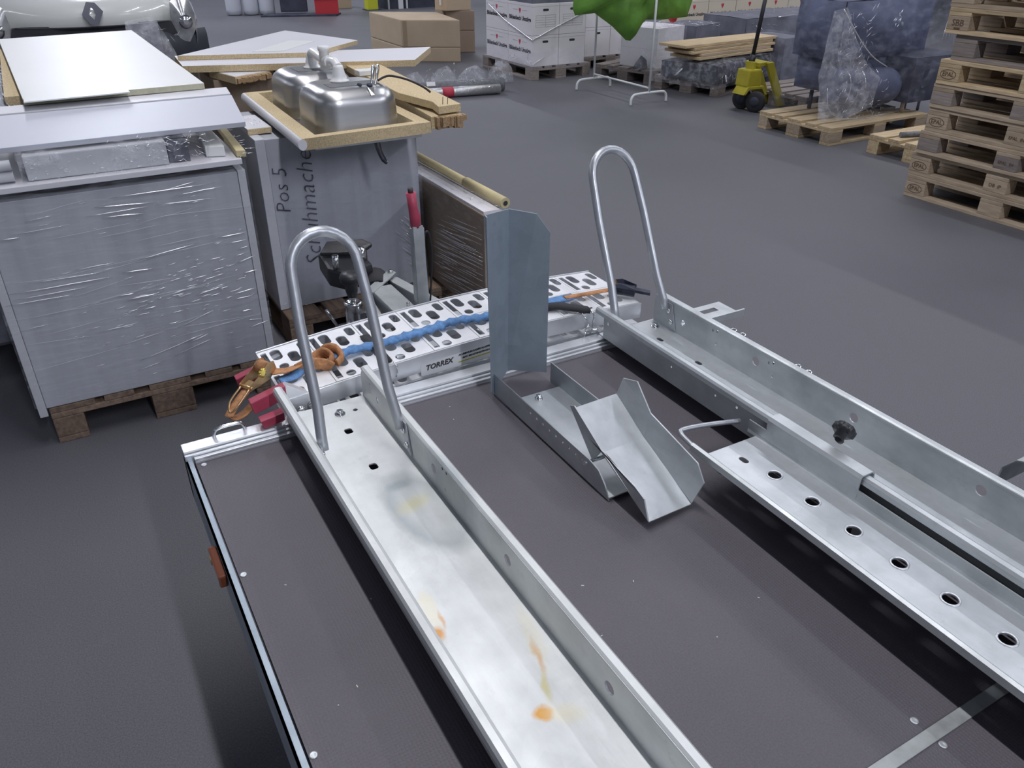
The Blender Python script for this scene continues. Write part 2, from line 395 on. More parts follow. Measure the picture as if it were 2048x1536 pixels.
# ================================================================== the hall
struct(MB().box(-14, 24, -18, 30, -.2, 0).build('floor', 'floor'))
struct(MB().box(-14, 24, -18, 30, CEIL, CEIL+.2).build('ceiling', 'ceil'))
struct(MB().box(-14.2, -14, -18, 30, 0, CEIL).build('wall_left', 'wall')); struct(MB().box(24, 24.2, -18, 30, 0, CEIL).build('wall_right', 'wall'))
struct(MB().box(-14, 24, 30, 30.2, 0, CEIL).build('wall_back', 'wall')); struct(MB().box(-14, 24, -18.2, -18, 0, CEIL).build('wall_front', 'wall'))
for i, (x, y, L, p) in enumerate(LIGHT_ROWS):
    t = thing('fluorescent_light', 'long fluorescent tube light row on the ceiling, '+['above the trailer', 'above the pallets to the right', 'above the left aisle', 'far right of the hall', 'far middle of the hall', 'far left of the hall', 'behind the viewer', 'left behind the viewer', 'right behind the viewer', 'above the clear floor in the middle'][i], 'ceiling light', (x, y, CEIL-.03))
    MB().box(x-.09, x+.09, y-L/2, y+L/2, CEIL-.24, CEIL-.03).build('housing', 'white_paint', t)
    MB().tube([(x, y-L/2+.03, CEIL-.26), (x, y+L/2-.03, CEIL-.26)], .018, 8).build('tube', 'lamp', t)

# ================================================================== the trailer
T = thing('motorcycle_trailer', 'flat motorcycle trailer with brown plywood deck and galvanised wheel rails', 'trailer', (.83, .4, 0))
ZD = .58
deck = MB().box(.106, 1.552, -1.1, 1.600, ZD-.015, ZD).build('deck', 'deck', T)
MB().box(.106, 1.552, .352, .372, ZD, ZD+.0025).build('joint_strip', 'seam', deck)
for i, (x, y) in enumerate([(.121, 1.588), (.114, 1.199), (.113, .778), (.113, .35), (.913, .391), (.914, .344), (1.30, .391), (1.30, .344), (.50, .391), (.50, .344)]):
    MB().lathe([(.0065, 0), (.0065, .0012), (.0045, .0016), (.002, .0006)], (x, y, ZD), seg=12).build('deck_screw', 'galv', deck)
fl = MB()
for _ in range(26):
    x, y, a = rnd.uniform(.14, 1.0), rnd.uniform(.3, 1.55), rnd.uniform(0, 3); L = rnd.uniform(.0008, .0028)
    fl.box(-L, L, -.0006, .0006, 0, .0006, Matrix.Translation((x, y, ZD+.0002)) @ Matrix.Rotation(a, 4, 'Z'))
stuff(fl.build('lint', 'white_paint', deck))
# side rims
rim = MB(); rim.box(.088, .0925, -1.1, 1.655, .47, ZD+.004); rim.box(.088, .102, -1.1, 1.655, ZD+.001, ZD+.004)
rim.build('side_rim', 'galv_dark', T, label='narrow aluminium rim along the left deck edge')
rim = MB(); rim.box(1.556, 1.562, -1.1, 1.655, .47, ZD); rim.build('side_rim', 'alu', T)
fr = MB()
fr.box(.088, 1.562, 1.622, 1.658, .47, .603); fr.box(.088, 1.562, 1.612, 1.6195, .57, .597); fr.box(.106, 1.552, 1.6005, 1.610, .57, .592); fr.box(.106, 1.552, 1.60, 1.64, .575, .585)
fr.build('front_rim', 'alu', T, bevel=.0012)
MB().tube(smooth_path([(.160, 1.652, .600), (.163, 1.654, .614), (.175, 1.655, .621), (.215, 1.655, .622), (.226, 1.654, .616), (.230, 1.652, .600)], 5), .0042, 8).build('tie_down_eye', 'chrome', T)
MB().tube(smooth_path([(1.165, 1.652, .600), (1.167, 1.654, .613), (1.178, 1.655, .619), (1.205, 1.655, .619), (1.214, 1.654, .612), (1.216, 1.652, .600)], 5), .0042, 8).build('tie_down_eye', 'chrome', T)
# frame below
fb = MB(); fb.box(.16, .22, -1.1, 1.60, .46, .565); fb.box(1.43, 1.49, -1.1, 1.60, .46, .565); fb.box(.16, 1.49, 1.50, 1.56, .46, .565); fb.box(.16, 1.49, .30, .36, .46, .565)
fb.build('underframe', 'galv', T)
# bracket sticking out at the right front corner
bp = MB().plate(rect(1.556, 1.745, 1.655, 1.735), [rect(1.63, 1.70, 1.685, 1.708)], .004, XY(.552)); bp.box(1.556, 1.775, 1.648, 1.654, .535, .556)
bp.build('corner_bracket', 'galv', T, label='slotted flat bracket at the right front corner')
for k, (x, y) in enumerate([(1.592, 1.511), (1.594, 1.476), (1.588, 1.262), (1.588, 1.225)]):
    MB().tube([(x+.0095*math.cos(a), y+.0095*math.sin(a), .584+.002*math.cos(a)) for a in [2*math.pi*j/14 for j in range(14)]], .0026, 6, closed=True).build('eye_ring', 'chrome', T)
    MB().box(1.562, x-.006, y-.004, y+.004, .576, .582).build('eye_tab', 'galv', T)
# amber marker
am = MB().box(.072, .088, 1.222, 1.318, .545, .572).build('side_marker', 'amber', T, bevel=.004, label='amber side marker lamp below the left rim')
MB().box(.070, .0885, 1.285, 1.300, .552, .567).build('lens', 'brass', am, bevel=.002)
# right mudguard + wheel
def mudguard(sx, x0, x1, ytop, label=None):
    prof = [(.78, .44), (.775, .50), (.75, .535), (.70, .553), (.2, .553), (.15, .535), (.125, .50), (.12, .40)]
    a = MB(); pts = [(x0, y+ytop, z) for y, z in prof]+[(x0, y+ytop, z-.004) for y, z in reversed(prof)]
    a.slab(pts, (x1-x0, 0, 0)); pr = prof
    a.slab([(x1, y+ytop, z) for y, z in pr]+[(x1, .45+ytop, .44)], (.003*sx, 0, 0)); return a.build('mudguard', 'galv', T, label=label)
mudguard(1, 1.765, 1.965, 0, 'grey mudguard standing out at the right')
def wheel(x):
    w = MB().lathe([(.15, -.07), (.245, -.07), (.268, -.05), (.272, 0), (.268, .05), (.245, .07), (.15, .07)], (x, .45, .272), (1, 0, 0), 36).build('tyre', 'rubber', T)
    MB().lathe([(.03, -.06), (.148, -.055), (.15, -.04), (.15, .04), (.148, .055), (.03, .03)], (x, .45, .272), (1, 0, 0), 28).build('rim', 'alu', w)
wheel(1.865)
MB().tube([(.2, .45, .33), (1.80, .45, .272+.03)], .03, 12).build('axle', 'galv', T)
# drawbar
cb = MB(); cb.slab([(.845, 1.62, .455), (.925, 1.62, .455), (.925, 2.50, .455), (.845, 2.50, .455)], (0, 0, .05)); cb.build('drawbar_beam', 'galv', T, bevel=.006)
vb = MB(); vb.slab([(.935, 2.58, .45), (.978, 2.575, .45), (1.165, 1.62, .45), (1.11, 1.62, .45)], (0, 0, .045)); vb.build('drawbar_beam', 'galv', T, bevel=.005)
vb = MB(); vb.slab([(.825, 2.50, .44), (.843, 2.50, .44), (.725, 1.62, .44), (.68, 1.62, .44)], (0, 0, .045)); vb.build('drawbar_beam', 'galv', T, bevel=.005)
st = MB().plate([(-.10, -.018), (.088, -.018), (.098, 0), (.088, .018), (-.10, .018)], [circ(-.005, 0, .009)], .005, frame((.902, 2.533, .506), (.72, .69, 0), (-.69, .72, 0)))
st = st.build('cross_strap', 'galv', T)
MB().lathe([(.011, 0), (.011, .006), (.006, .009)], (.960, 2.590, .509), seg=6).build('bolt', 'chrome', st)
MB().lathe([(.006, 0), (.006, .010), (.003, .012)], (.905, 2.30, .505), seg=8).build('grease_nipple', 'chrome', T)
# coupling head
ch = MB(); ch.slab([(.79, 2.56, .48), (.90, 2.60, .48), (.905, 2.70, .48), (.84, 2.83, .48), (.76, 2.80, .48), (.745, 2.64, .48)], (0, 0, .07))
ch = ch.build('coupling_head', 'black', T, bevel=.012)
MB().slab([(.755, 2.75, .555), (.80, 2.80, .575), (.915, 2.735, .585), (.935, 2.69, .578), (.90, 2.68, .565), (.83, 2.70, .56)], (0, 0, .014)).build('release_handle', 'black', ch, bevel=.004)
MB().lathe([(.028, 0), (.028, .03), (.02, .045), (.006, .05)], (.875, 2.665, .548), seg=16).build('ball_cap', 'chrome', ch)
MB().lathe([(.012, 0), (.012, .05)], (.772, 2.62, .55), seg=10).build('pin', 'chrome', ch)
MB().lathe([(.045, -.05), (.045, .05)], (.90, 2.585, .475), (.3, 1, .1), 14).build('bellows', 'rubber', ch)
# jockey wheel
jw = MB().lathe([(.024, .15), (.029, .16), (.029, .460), (.026, .482), (.031, .487), (.031, .495), (.02, .497), (.016, .487)], (.762, 2.44, 0), seg=20).build('jockey_wheel', 'chrome', T)
MB().tube([(.762, 2.44, .48), (.762, 2.44, .53)], .011, 10).build('spindle', 'chrome', jw)
MB().lathe([(.016, .515), (.021, .54), (.021, .555), (.034, .570), (.038, .585), (.032, .597), (.01, .601)], (.762, 2.44, 0), seg=20).build('crank_knob', 'black', jw)
MB().lathe([(.02, -.03), (.075, -.03), (.08, -.015), (.08, .015), (.075, .03), (.02, .03)], (.762, 2.44, .08), (1, 0, 0), 20).build('wheel', 'rubber', jw)
MB().box(.745, .779, 2.40, 2.44, .08, .17).build('fork', 'chrome', jw)
MB().tube([(.665, 2.43, .49), (.682, 2.44, .455), (.712, 2.45, .39)], [.005, .006, .004], 8).build('clamp_lever', 'chrome', jw)
MB().box(.70, .80, 2.40, 2.43, .40, .43).box(.775, .80, 2.41, 2.53, .40, .46).build('clamp', 'chrome', jw)
# handbrake lever
lv = MB(); 
lv.slab([(.942, 2.30, .45), (.982, 2.30, .45), (.972, 2.30, .77), (.938, 2.30, .77)], (0, -.006, 0)); lv.box(.938, .944, 2.30, 2.325, .46, .76); lv.box(.972, .978, 2.30, 2.325, .46, .76)
lv = lv.build('handbrake_lever', 'galv', T)
MB().tube([(.954, 2.31, .765), (.953, 2.31, .80), (.948, 2.31, .83), (.944, 2.31, .878)], [.017, .018, .015, .016], 12).build('grip', 'red', lv, label='red rubber grip')
MB().tube([(.944, 2.31, .876), (.943, 2.31, .893)], .009, 8).build('release_button', 'print_black', lv)
MB().tube(smooth_path([(.99, 2.31, .50), (1.0, 2.31, .60), (1.005, 2.31, .68), (.997, 2.31, .735), (.986, 2.31, .74), (.98, 2.31, .70), (.985, 2.31, .60), (.975, 2.31, .48)], 6), .0035, 6).build('breakaway_cable', 'black', lv)

# ---- wheel rails (channels bolted on the deck)
def wheel_rail(x0, z, floor_holes, wall_holes, lip_holes, y1, label, bolt, mat, hoopx, hoop):
    m = MB()
    zf = .61; xl, xr = x0+.019, x0+.211; y0 = -1.0
    m.plate(rect(xl, xr, y0, y1), floor_holes, .003, XY(zf))
    m.plate(rect(y0, y1-.02, zf, z-.003)[:2]+[(y1-.02, z-.003), (y0, z-.003)], lip_holes, .003, YZ(xl))
    m.plate([(y0, zf), (y1, zf), (y1, z-.02), (y1-.012, z-.002), (y0, z-.002)], wall_holes, .003, YZ(xr))
    m.profile([(x0, z-.014), (x0+.001, z-.004), (x0+.004, z), (x0+.014, z), (x0+.018, z-.002), (x0+.0195, z-.006)], y0, y1-.004, .003)
    m.profile([(xr-.0005, z-.006), (xr+.001, z-.002), (xr+.004, z), (xr+.015, z), (xr+.018, z-.003), (xr+.0185, z-.012)], y0, y1-.004, .003)
    m.box(xl+.07, xr-.03, y1-.215, y1-.175, .5805, .6085); m.box(xl+.07, xr-.03, .0, .05, .5805, .6085)
    r = m.build('wheel_rail', mat, T, label=label)
    bx, by = bolt
    MB().lathe([(.0125, .0016), (.0125, .0035)], (bx, by, zf), seg=20).build('washer', 'chrome', r)
    MB().lathe([(.0085, 0), (.0085, .008), (.006, .0092)], (bx, by, zf+.0035), seg=6).build('bolt', 'chrome', r)
    h = MB(); yb, lean = hoop; xc = (xl+xr)/2
    def P(dx, zz): return V((xc+dx, yb+(zz-.66)*lean, zz))
    hw0, hw1, zt = xr-xc-.011, .069, 1.012
    path = [P(-hw0, .672), P(-hw0+.002, .70), P(-hw0+.008, .76), P(-hw1-.006, .92), P(-hw1, zt)]
    path += [P(-hw1*math.cos(a), zt+hw1*math.sin(a)) for a in [math.pi*k/12 for k in range(1, 12)]]
    path += [P(hw1, zt), P(hw1+.006, .92), P(hw0-.008, .76), P(hw0-.002, .70), P(hw0, .672)]
    h = MB().tube(path, .0113, 14)
    for sx in (-1, 1):
        x = xl+.0022 if sx < 0 else xr-.0022-.0035
        h.slab([(x, yb-.012, .69), (x, yb+.012, .69), (x, yb+.010, .655), (x, yb-.016, .622), (x, yb-.034, .618), (x, yb-.03, .632)], (.0035, 0, 0))
    h = h.build('support_hoop', 'tube', r)
    for sx in (-1, 1):
        for yy, zz in ((yb-.002, .668), (yb-.016, .638)):
            x = xl+.0057 if sx < 0 else xr-.0057
            MB().lathe([(.0075, 0), (.007, .004), (.003, .006)], (x, yy, zz), (-sx, 0, 0), 12).build('bolt', 'chrome', r)
    return r
sl = lambda x, y: [(x+px, y+py) for px, py in ((-.009, -.006), (-.006, -.011), (.006, -.011), (.009, -.006), (.009, .006), (.006, .011), (-.006, .011), (-.009, .006))]
wh = [circ(1.23, .655, .0115)]+[circ(1.169, .683, .004, 8), circ(1.187, .683, .004, 8), circ(1.178, .636, .0042, 8)]+[circ(.925, .653, .0115), circ(.621, .648, .0115), circ(.32, .65, .0115)]+[circ(1.543, .652, .007, 10, .009), circ(1.590, .672, .003, 8), circ(1.590, .648, .003, 8)]
wheel_rail(.305, .692, [sl(.430, 1.513), sl(.430, 1.357), circ(.475, 1.593, .006, 10), circ(.383, 1.595, .006, 10)], wh, [], 1.648,
           'left wheel rail with rust marks on its floor', (.437, 1.592), 'galv_rail', 0, (1.375, .36))
wh = [circ(1.238, .662, .0115), circ(.937, .662, .0115), circ(.635, .663, .0115)]+[circ(a, b, .004, 8) for a, b in ((1.398, .680), (1.382, .684), (1.381, .647), (1.196, .678), (1.183, .684), (1.179, .648))]+[circ(1.515, .652, .0085, 12)]
wheel_rail(1.190, .698, [slot(1.335, 1.528, .006, .012), slot(1.337, 1.371, .006, .012), slot(1.315, 1.60, .006, .016)], wh,
           [circ(1.60, .66, .005, 8), circ(1.33, .655, .003, 8), circ(1.10, .66, .0035, 8), circ(1.17, .655, .003, 8)], 1.640,
           'right wheel rail with black star knob clamp', (1.374, 1.600), 'galv', 0, (1.575, .48))
rr = bpy.data.objects['wheel_rail.001']
cl = MB().profile([(1.183, .652), (1.183, .698), (1.187, .7035), (1.214, .7035), (1.220, .698), (1.224, .672)], .745, .985, .003).build('clamp_bracket', 'galv', rr)
kb = MB(); kb.lathe([(.007, -.012), (.007, .006)], (1.222, .838, .722), (-.55, -.1, .5), 10)
kb.lathe([(.011, 0), (.012, .012), (.020, .014), (.022, .020), (.020, .030), (.008, .032)], (1.217, .837, .727), (.75, .15, .45), 20)
q = V((0, 0, 1)).rotation_difference(V((.75, .15, .45)).normalized()); c0 = V((1.217, .837, .727))+q @ V((0, 0, .022))
for k in range(6):
    a = math.pi*k/3; p = c0+q @ V((.017*math.cos(a), .017*math.sin(a), 0)); kb.lathe([(.003, -.009), (.007, -.007), (.007, .006), (.003, .009)], p, (.75, .15, .45), 8)
kb.build('star_knob', 'black', rr, label='black plastic star knob')

# ---- wheel chock in the middle
bs = MB()
hol = [circ(y, .624, .0034, 8) for y in (1.359, 1.331, 1.304, 1.276, 1.249, 1.221, 1.195, 1.170, 1.146)]
bs.plate([(1.545, .583), (1.545, .640), (1.12, .640), (1.085, .634), (1.06, .612), (1.044, .583)], hol, .003, YZ(.82))
bs.plate([(1.520, .583), (1.520, .640), (1.10, .640), (1.06, .612), (1.044, .583)], [circ(y, .624, .0034, 8) for y in (1.30, 1.27, 1.24, 1.21, 1.18, 1.15)], .003, YZ(.975))
bs.plate(rect(.82, .975, 1.044, 1.478), [], .003, XY(.589))
bs = bs.build('wheel_chock', 'galv', T, label='steel wheel chock with tall upright plate')
MB().lathe([(.011, .001), (.011, .003), (.008, .004), (.008, .011), (.004, .013)], (.898, 1.452, .5895), seg=6).build('bolt', 'chrome', bs)
MB().tube([(.812, 1.128, .627), (.985, 1.128, .627)], .0045, 8).build('pivot_pin', 'chrome', bs)
zt = 1.05
def panel(a, b, c, d, t=.003):
    m = V(b)-V(a); n = m.cross(V(d)-V(a)).normalized()*t; return (a, b, c, d), n
up = MB()
A0, A1 = (.812, 1.530, .587), (.802, 1.535, 1.050); B0, B1 = (.892, 1.598, .603), (.899, 1.602, 1.030); C0, C1 = (.974, 1.540, .601), (.972, 1.535, .980); C2 = (.946, 1.555, 1.024)
up.slab([A0, B0, B1, A1], (-.002, .003, 0)); up.slab([B0, C0, C1, C2, B1], (.002, .003, 0)); up.slab([A0, A1, (.804, 1.530, 1.046), (.806, 1.525, .60)], (-.0025, .001, 0))
up.build('upright_plate', 'galv_dark', bs, label='tall V-bent upright plate')
cr = MB()
L, Rr, E0 = .838, .952, 0
K0, K1 = (L, 1.098, .666), (Rr, 1.118, .640)
cr.slab([(L, 1.205, .716), (Rr, 1.215, .712), (Rr+.002, 1.108, .658), (L, 1.100, .662)], (0, .001, -.003))      # upper floor
cr.slab([(L, 1.1005, .6625), (Rr, 1.1085, .6585), (Rr, .944, .592), (L, .936, .598)], (0, .001, -.003))              # lower floor
cr.slab([(L, 1.222, .712), (L, 1.206, .720), (L, 1.100, .668), (L, 1.130, .625)], (-.003, 0, 0))                 # left cheek upper
cr.slab([(L, 1.150, .672), (L, 1.09, .668), (L, .936, .600), (L, .955, .642), (L, .985, .652)], (-.003, 0, 0))
cr.slab([(Rr, 1.215, .710), (Rr+.014, 1.213, .748), (Rr+.018, 1.170, .760), (Rr+.014, 1.112, .712), (Rr, 1.108, .660)], (.003, 0, 0))   # right cheek upper
cr.slab([(Rr, 1.108, .656), (Rr+.014, 1.112, .712), (Rr+.022, .965, .672), (Rr+.020, .938, .640), (Rr, .944, .594)], (.003, 0, 0))
cr.build('tilting_cradle', 'galv', bs, label='tilting V-shaped wheel cradle')

# ================================================================== loose loading rail lying between
LR = thing('loading_rail', 'narrow perforated steel loading rail on the deck beside the right wheel rail', 'ramp', (1.11, .3, ZD))
hl = [circ(1.112, .885-.0985*k, .0135, 20) for k in range(11)]+[slot(1.095, .955, .007, .012)]
lr = MB().plate([(1.040, -1.0), (1.182, -1.0), (1.182, 1.010), (1.040, 1.010)], hl, .003, XY(.642))
lr.profile([(1.040, .642), (1.014, .664), (1.004, .682), (1.001, .684), (.996, .682), (.994, .670)], -1.0, 1.012, .0028)
lr.profile([(1.182, .642), (1.184, .650), (1.183, .672)], -1.0, 1.035, .003)
for k in (-.8, .25, .70): lr.box(1.14, 1.17, k-.01, k+.01, ZD+.0005, .6405)
lr.build('rail_body', 'galv', LR)
for x, y in [(1.112, .885-.0985*k) for k in range(11)]:
    MB().tube([(x+.0150*math.cos(a), y+.0150*math.sin(a), .6435) for a in [2*math.pi*j/20 for j in range(20)]], .0022, 6, closed=True).build('hole_rim', 'alu', LR)
MB().tube(smooth_path([(1.180, 1.060, .655), (1.10, 1.075, .662), (1.040, 1.084, .664), (1.026, 1.076, .663), (1.020, 1.05, .662), (1.012, .985, .662), (1.008, .93, .66)], 6), .0055, 10).build('end_loop', 'tube', LR)

# ================================================================== folded aluminium ramp across the front
RA = thing('folding_ramp', 'folded perforated aluminium ramp strapped across the trailer front', 'ramp', (.85, 1.82, .5))
def arch(x, y): return (.618+.047*math.sin(math.pi*min(1, max(0, (x-.22)/1.5))) if x > .33 else .6288-.28*(.33-x)) + (.0 if y < 1.8 else .002)
X0, X1, Y0, Y1 = .335, 1.385, 1.685, 1.955
XM, seg_n = 1.82, 8; pitch = (X1-X0)/seg_n
for lvl, dz in ((0, 0), (1, -.066)):
    for k in range(seg_n):
        a = X0+k*pitch; b = a+pitch-.0015
        for (ya, yb) in ((Y0+.004, 1.8185), (1.8215, Y1-.004)):
            if lvl and ya > 1.8: continue
            ym = (ya+yb)/2; hs = []
            hs += [slot(a+.042, ym+.026, .0135, .030), slot(a+.080, ym-.010, .0135, .030), slot(a+.113, ym+.030, .0110, .026), slot(a+.044, ym-.044, .012, .015)]
            hs += [rect(a+.006, a+.021, ya+.012, yb-.012)]
            m = MB().plate(rect(a, b, ya, yb), hs, .003, XY(0))
            bmesh.ops.subdivide_edges(m.bm, edges=[e for e in m.bm.edges if abs(e.verts[0].co.x-e.verts[1].co.x) > .1], cuts=2)
            for v in m.bm.verts: v.co.z += arch(v.co.x, v.co.y)+dz
            m.build('tread_plate', 'tread', RA)
    for (ya, yb) in ((Y0-.003, Y0+.002), (1.8185, 1.8215), (Y1-.002, Y1+.003)):
        if lvl and ya > 1.8: continue
        n = 24; top = [(X0-.0+(X1-X0)*k/n) for k in range(n+1)]; hgt = .045
        pts = [(x, ya, arch(x, ya)+dz+(.0035 if ya > 1.9 else .001)) for x in top]+[(x, ya, arch(x, ya)+dz-hgt) for x in reversed(top)]
        MB().slab(pts, (0, yb-ya, 0)).build('side_channel', 'alu', RA)
    for (ya, xc_, zc_) in (((1.684, .256, .645), (1.922, .268, .588)) if not lvl else ((1.628, .262, .625),)):
        z = arch(.335, 1.7)+dz; zr = zc_+.026
        if not lvl: MB().slab([(.40, ya, z+.001), (.345, ya, zr-.001), (.330, ya, zr-.006), (.330, ya, zr-.028), (.36, ya, z-.034), (.40, ya, z-.034)], (0, .020, 0)).build('hook_end', 'alu', RA)
        w_ = .085 if not lvl else .055; sl_ = 1 if not lvl else .4
        MB().slab([(xc_+w_, ya-.003, zc_+.024*sl_), (xc_+w_, ya-.003, zc_-.008*sl_-(.008 if lvl else 0)), (xc_+.006, ya-.003, zc_-.030+(.010 if lvl else 0)), (xc_, ya-.003, zc_+.001)], (0, .026, 0)).build('end_cap', 'red', RA, bevel=.002, label='red plastic end cap')
MB().tube([(.345, 1.705, .622), (.350, 1.80, .622), (.350, 1.94, .622)], .005, 8).build('end_rod', 'chrome', RA)
for (x, y) in ((.395, 1.678), (.365, 1.672)): MB().lathe([(.004, 0), (.010, .003), (.010, .008), (.005, .012)], (x, y, .605), (0, -1, 0), 12).build('hinge_bolt', 'chrome', RA)
MB().slab([(.29, 1.62, .607), (.36, 1.66, .607), (.52, 1.68, .553), (.50, 1.64, .553)], (0, 0, -.012)).build('lower_hook_plate', 'alu', RA)
# sticker
mt = frame((.79, 1.6815, .619), (1, 0, .05), (0, 0, 1))
MB().slab([(.684, 1.6818, .599), (.684, 1.6818, .633), (.90, 1.6818, .645), (.90, 1.6818, .605)], (0, -.0006, 0)).build('sticker', 'white_paint', RA, label='white product sticker with black lettering')
text('TORREX', .020, frame((.735, 1.6806, .622), (1, 0, .06), (0, 0, 1)), 'print_black', 'lettering', RA, .0007, .25)
text('ALUMINIUM-RAMPE KLAPPBAR', .0074, frame((.842, 1.6806, .637), (1, 0, .06), (0, 0, 1)), 'print_black', 'lettering', RA, .0002, .2)
text('MAX. BELASTUNG/TRAGLAST  2', .0066, frame((.850, 1.6806, .627), (1, 0, .06), (0, 0, 1)), 'print_black', 'lettering', RA, .0002, .2)
MB().slab([(.79, 1.6811, .612), (.79, 1.6811, .615), (.90, 1.6811, .622), (.90, 1.6811, .619)], (0, -.0004, 0)).build('sticker_stripe', 'yellow_jack', RA)

# ================================================================== ratchet strap over the ramp
RS = thing('ratchet_strap', 'twisted blue and orange ratchet strap lying along the ramp', 'strap', (.8, 1.78, .66))
def ribbon(path, w, t, twist=0, ph=0, wob=0):
    m = MB(); path = [V(p) for p in path]; rings = []
    for i, p in enumerate(path):
        d = (path[min(i+1, len(path)-1)]-path[max(i-1, 0)]).normalized(); sd = d.cross(V((0, 0, 1))).normalized(); u = sd.cross(d)
        a = ph+twist*i/len(path)+wob*math.sin(i*1.9)*.6; s2 = sd*math.cos(a)+u*math.sin(a); n = d.cross(s2)
        ww = w*(1-.25*abs(math.sin(i*1.3))*(1 if wob else 0))
        rings.append([m.bm.verts.new(p+s2*ww*x+n*t*z) for x, z in ((-.5, -.5), (0, -.7-wob), (.5, -.5), (.5, .5), (0, .9+wob), (-.5, .5))])
    for A, B in zip(rings, rings[1:]):
        for k in range(6): m.bm.faces.new([A[k], A[(k+1) % 6], B[(k+1) % 6], B[k]]).smooth = True
    m.bm.faces.new(rings[0][::-1]); m.bm.faces.new(rings[-1]); return m
zt = lambda x, d=.012: arch(x, 1.8)+d
base = [(.49+.052*k, 1.788+.006*math.sin(k*1.3)-.001*k) for k in range(13)]
ribbon(smooth_path([(x, y, zt(x, .012+.002*math.sin(i*2.1))) for i, (x, y) in enumerate(base)], 5), .036, .0075, 0, 0, .45).build('twisted_webbing', 'webb_blue', RS, label='blue twisted webbing')
ribbon([(1.09, 1.782, zt(1.09, .007)), (1.15, 1.782, zt(1.15, .008)), (1.215, 1.783, zt(1.21, .009))], .034, .004).build('flat_webbing', 'webb_blue', RS, label='flat blue webbing end')
ribbon(smooth_path([(1.18, 1.778, zt(1.18, .012)), (1.26, 1.772, zt(1.26, .014)), (1.34, 1.765, zt(1.34, .018))], 4), .020, .0032).build('flat_webbing', 'webb_orange', RS, label='orange webbing running to the right ratchet')
ribbon(smooth_path([(.335, 1.785, .66), (.37, 1.782, .656), (.405, 1.788, .658), (.43, 1.79, .662)], 4), .034, .003, .6).build('flat_webbing', 'webb_orange', RS)
ribbon(smooth_path([(.345, 1.762, .645), (.38, 1.765, .645), (.405, 1.782, .65), (.44, 1.795, .655), (.455, 1.79, .658)], 4), .030, .003, -.5).build('flat_webbing', 'webb_blue', RS)
kn = MB(); kn.tube(smooth_path([(.43, 1.785, .652), (.452, 1.80, .664), (.475, 1.795, .672), (.485, 1.775, .664), (.470, 1.762, .652), (.45, 1.77, .650)], 6), .019, 10, flat=(1, .4))
kn.tube(smooth_path([(.462, 1.80, .653), (.482, 1.806, .674), (.503, 1.793, .676), (.508, 1.772, .660), (.49, 1.762, .650)], 6), .020, 10, flat=(1, .4))
kn.tube(smooth_path([(.40, 1.790, .645), (.43, 1.775, .660), (.46, 1.760, .658), (.475, 1.752, .648)], 6), .017, 10, flat=(1, .4)); kn.build('knot', 'webb_orange', RS, label='orange webbing knot')
ribbon([(1.09, 1.75, zt(1.09, .010)), (1.13, 1.735, zt(1.13, .013)), (1.17, 1.70, zt(1.17, .012)), (1.205, 1.690, zt(1.2, .004))], .030, .010).build('rubber_pad', 'rubber', RS, label='dark rubber strap pad')
hk = MB()
for dx in (-.014, .016):
    hk.tube(smooth_path([(1.192+dx, 1.690, .668), (1.194+dx, 1.672, .655), (1.198+dx*.5, 1.668, .636), (1.19+dx*.9, 1.664, .618), (1.19+dx*.4, 1.668, .604)], 5), .0021, 6)
hk.tube([(1.16, 1.690, .668), (1.215, 1.690, .670)], .0028, 6); hk.tube(smooth_path([(1.175, 1.66, .618), (1.172, 1.652, .628), (1.18, 1.648, .636), (1.19, 1.65, .626), (1.20, 1.655, .618)], 5), .0022, 6)
hk.build('wire_hook', 'chrome', RS)
hk = MB()
for dx in (-.014, .014): hk.tube(smooth_path([(.602+dx, 1.695, .655), (.604+dx, 1.678, .65), (.602+dx, 1.672, .635), (.60+dx, 1.676, .622)], 5), .0018, 6)
hk.build('wire_hook', 'chrome', RS)
ribbon([(.60, 1.86, zt(.6, .006)), (.602, 1.78, zt(.6, .012)), (.602, 1.72, zt(.6, .008)), (.602, 1.695, zt(.6, .004))], .022, .004).build('rubber_pad', 'rubber', RS)
# left ratchet (brass coloured)
ra = MB(); d = V((.86, .5, .12)).normalized()
def RP(a, b, c): return V((.300, 1.773, .652))+(V((.85, .50, .12)).normalized()*a+V((-.5, .86, 0)).normalized()*b+V((0, 0, 1))*c)*1.0
for b in (-.017, .017): ra.slab([RP(-.045, b, 0), RP(.02, b, -.004), RP(.045, b, .012), RP(.04, b, .034), RP(.02, b, .040), RP(0, b, .026), RP(-.045, b, .012)], RP(0, .002, 0)-RP(0, 0, 0))
ra.tube([RP(-.04, -.02, .006), RP(-.04, .02, .006)], .004, 8); ra.slab([RP(-.045, -.012, .004), RP(-.02, -.012, .008), RP(-.02, .012, .008), RP(-.045, .012, .004)], (0, 0, .0016))
ra = ra.build('ratchet_body', 'brass', RS, label='yellow passivated ratchet')
MB().tube([RP(.022, -.016, .022), RP(.022, .016, .022)], .017, 14).build('webbing_spool', 'webb_orange', ra)
g = MB(); 
for k in range(8):
    a = math.pi*k/4; g.tube([RP(-.004, -.021, .028), RP(-.004+.011*math.cos(a), -.021, .028+.011*math.sin(a))], .0030, 6)
g.lathe([(.007, -.003), (.007, .003)], RP(-.004, -.021, .028), RP(0, -1, 0)-RP(0, 0, 0), 12); g.build('gear', 'brass_bright', ra, label='bright yellow toothed gear')
MB().tube(smooth_path([RP(-.045, -.014, .006), RP(-.085, -.014, -.012), RP(-.10, 0, -.028), RP(-.085, .014, -.012), RP(-.045, .014, .006)], 5), .0026, 8).build('frame_loop', 'brass', ra)
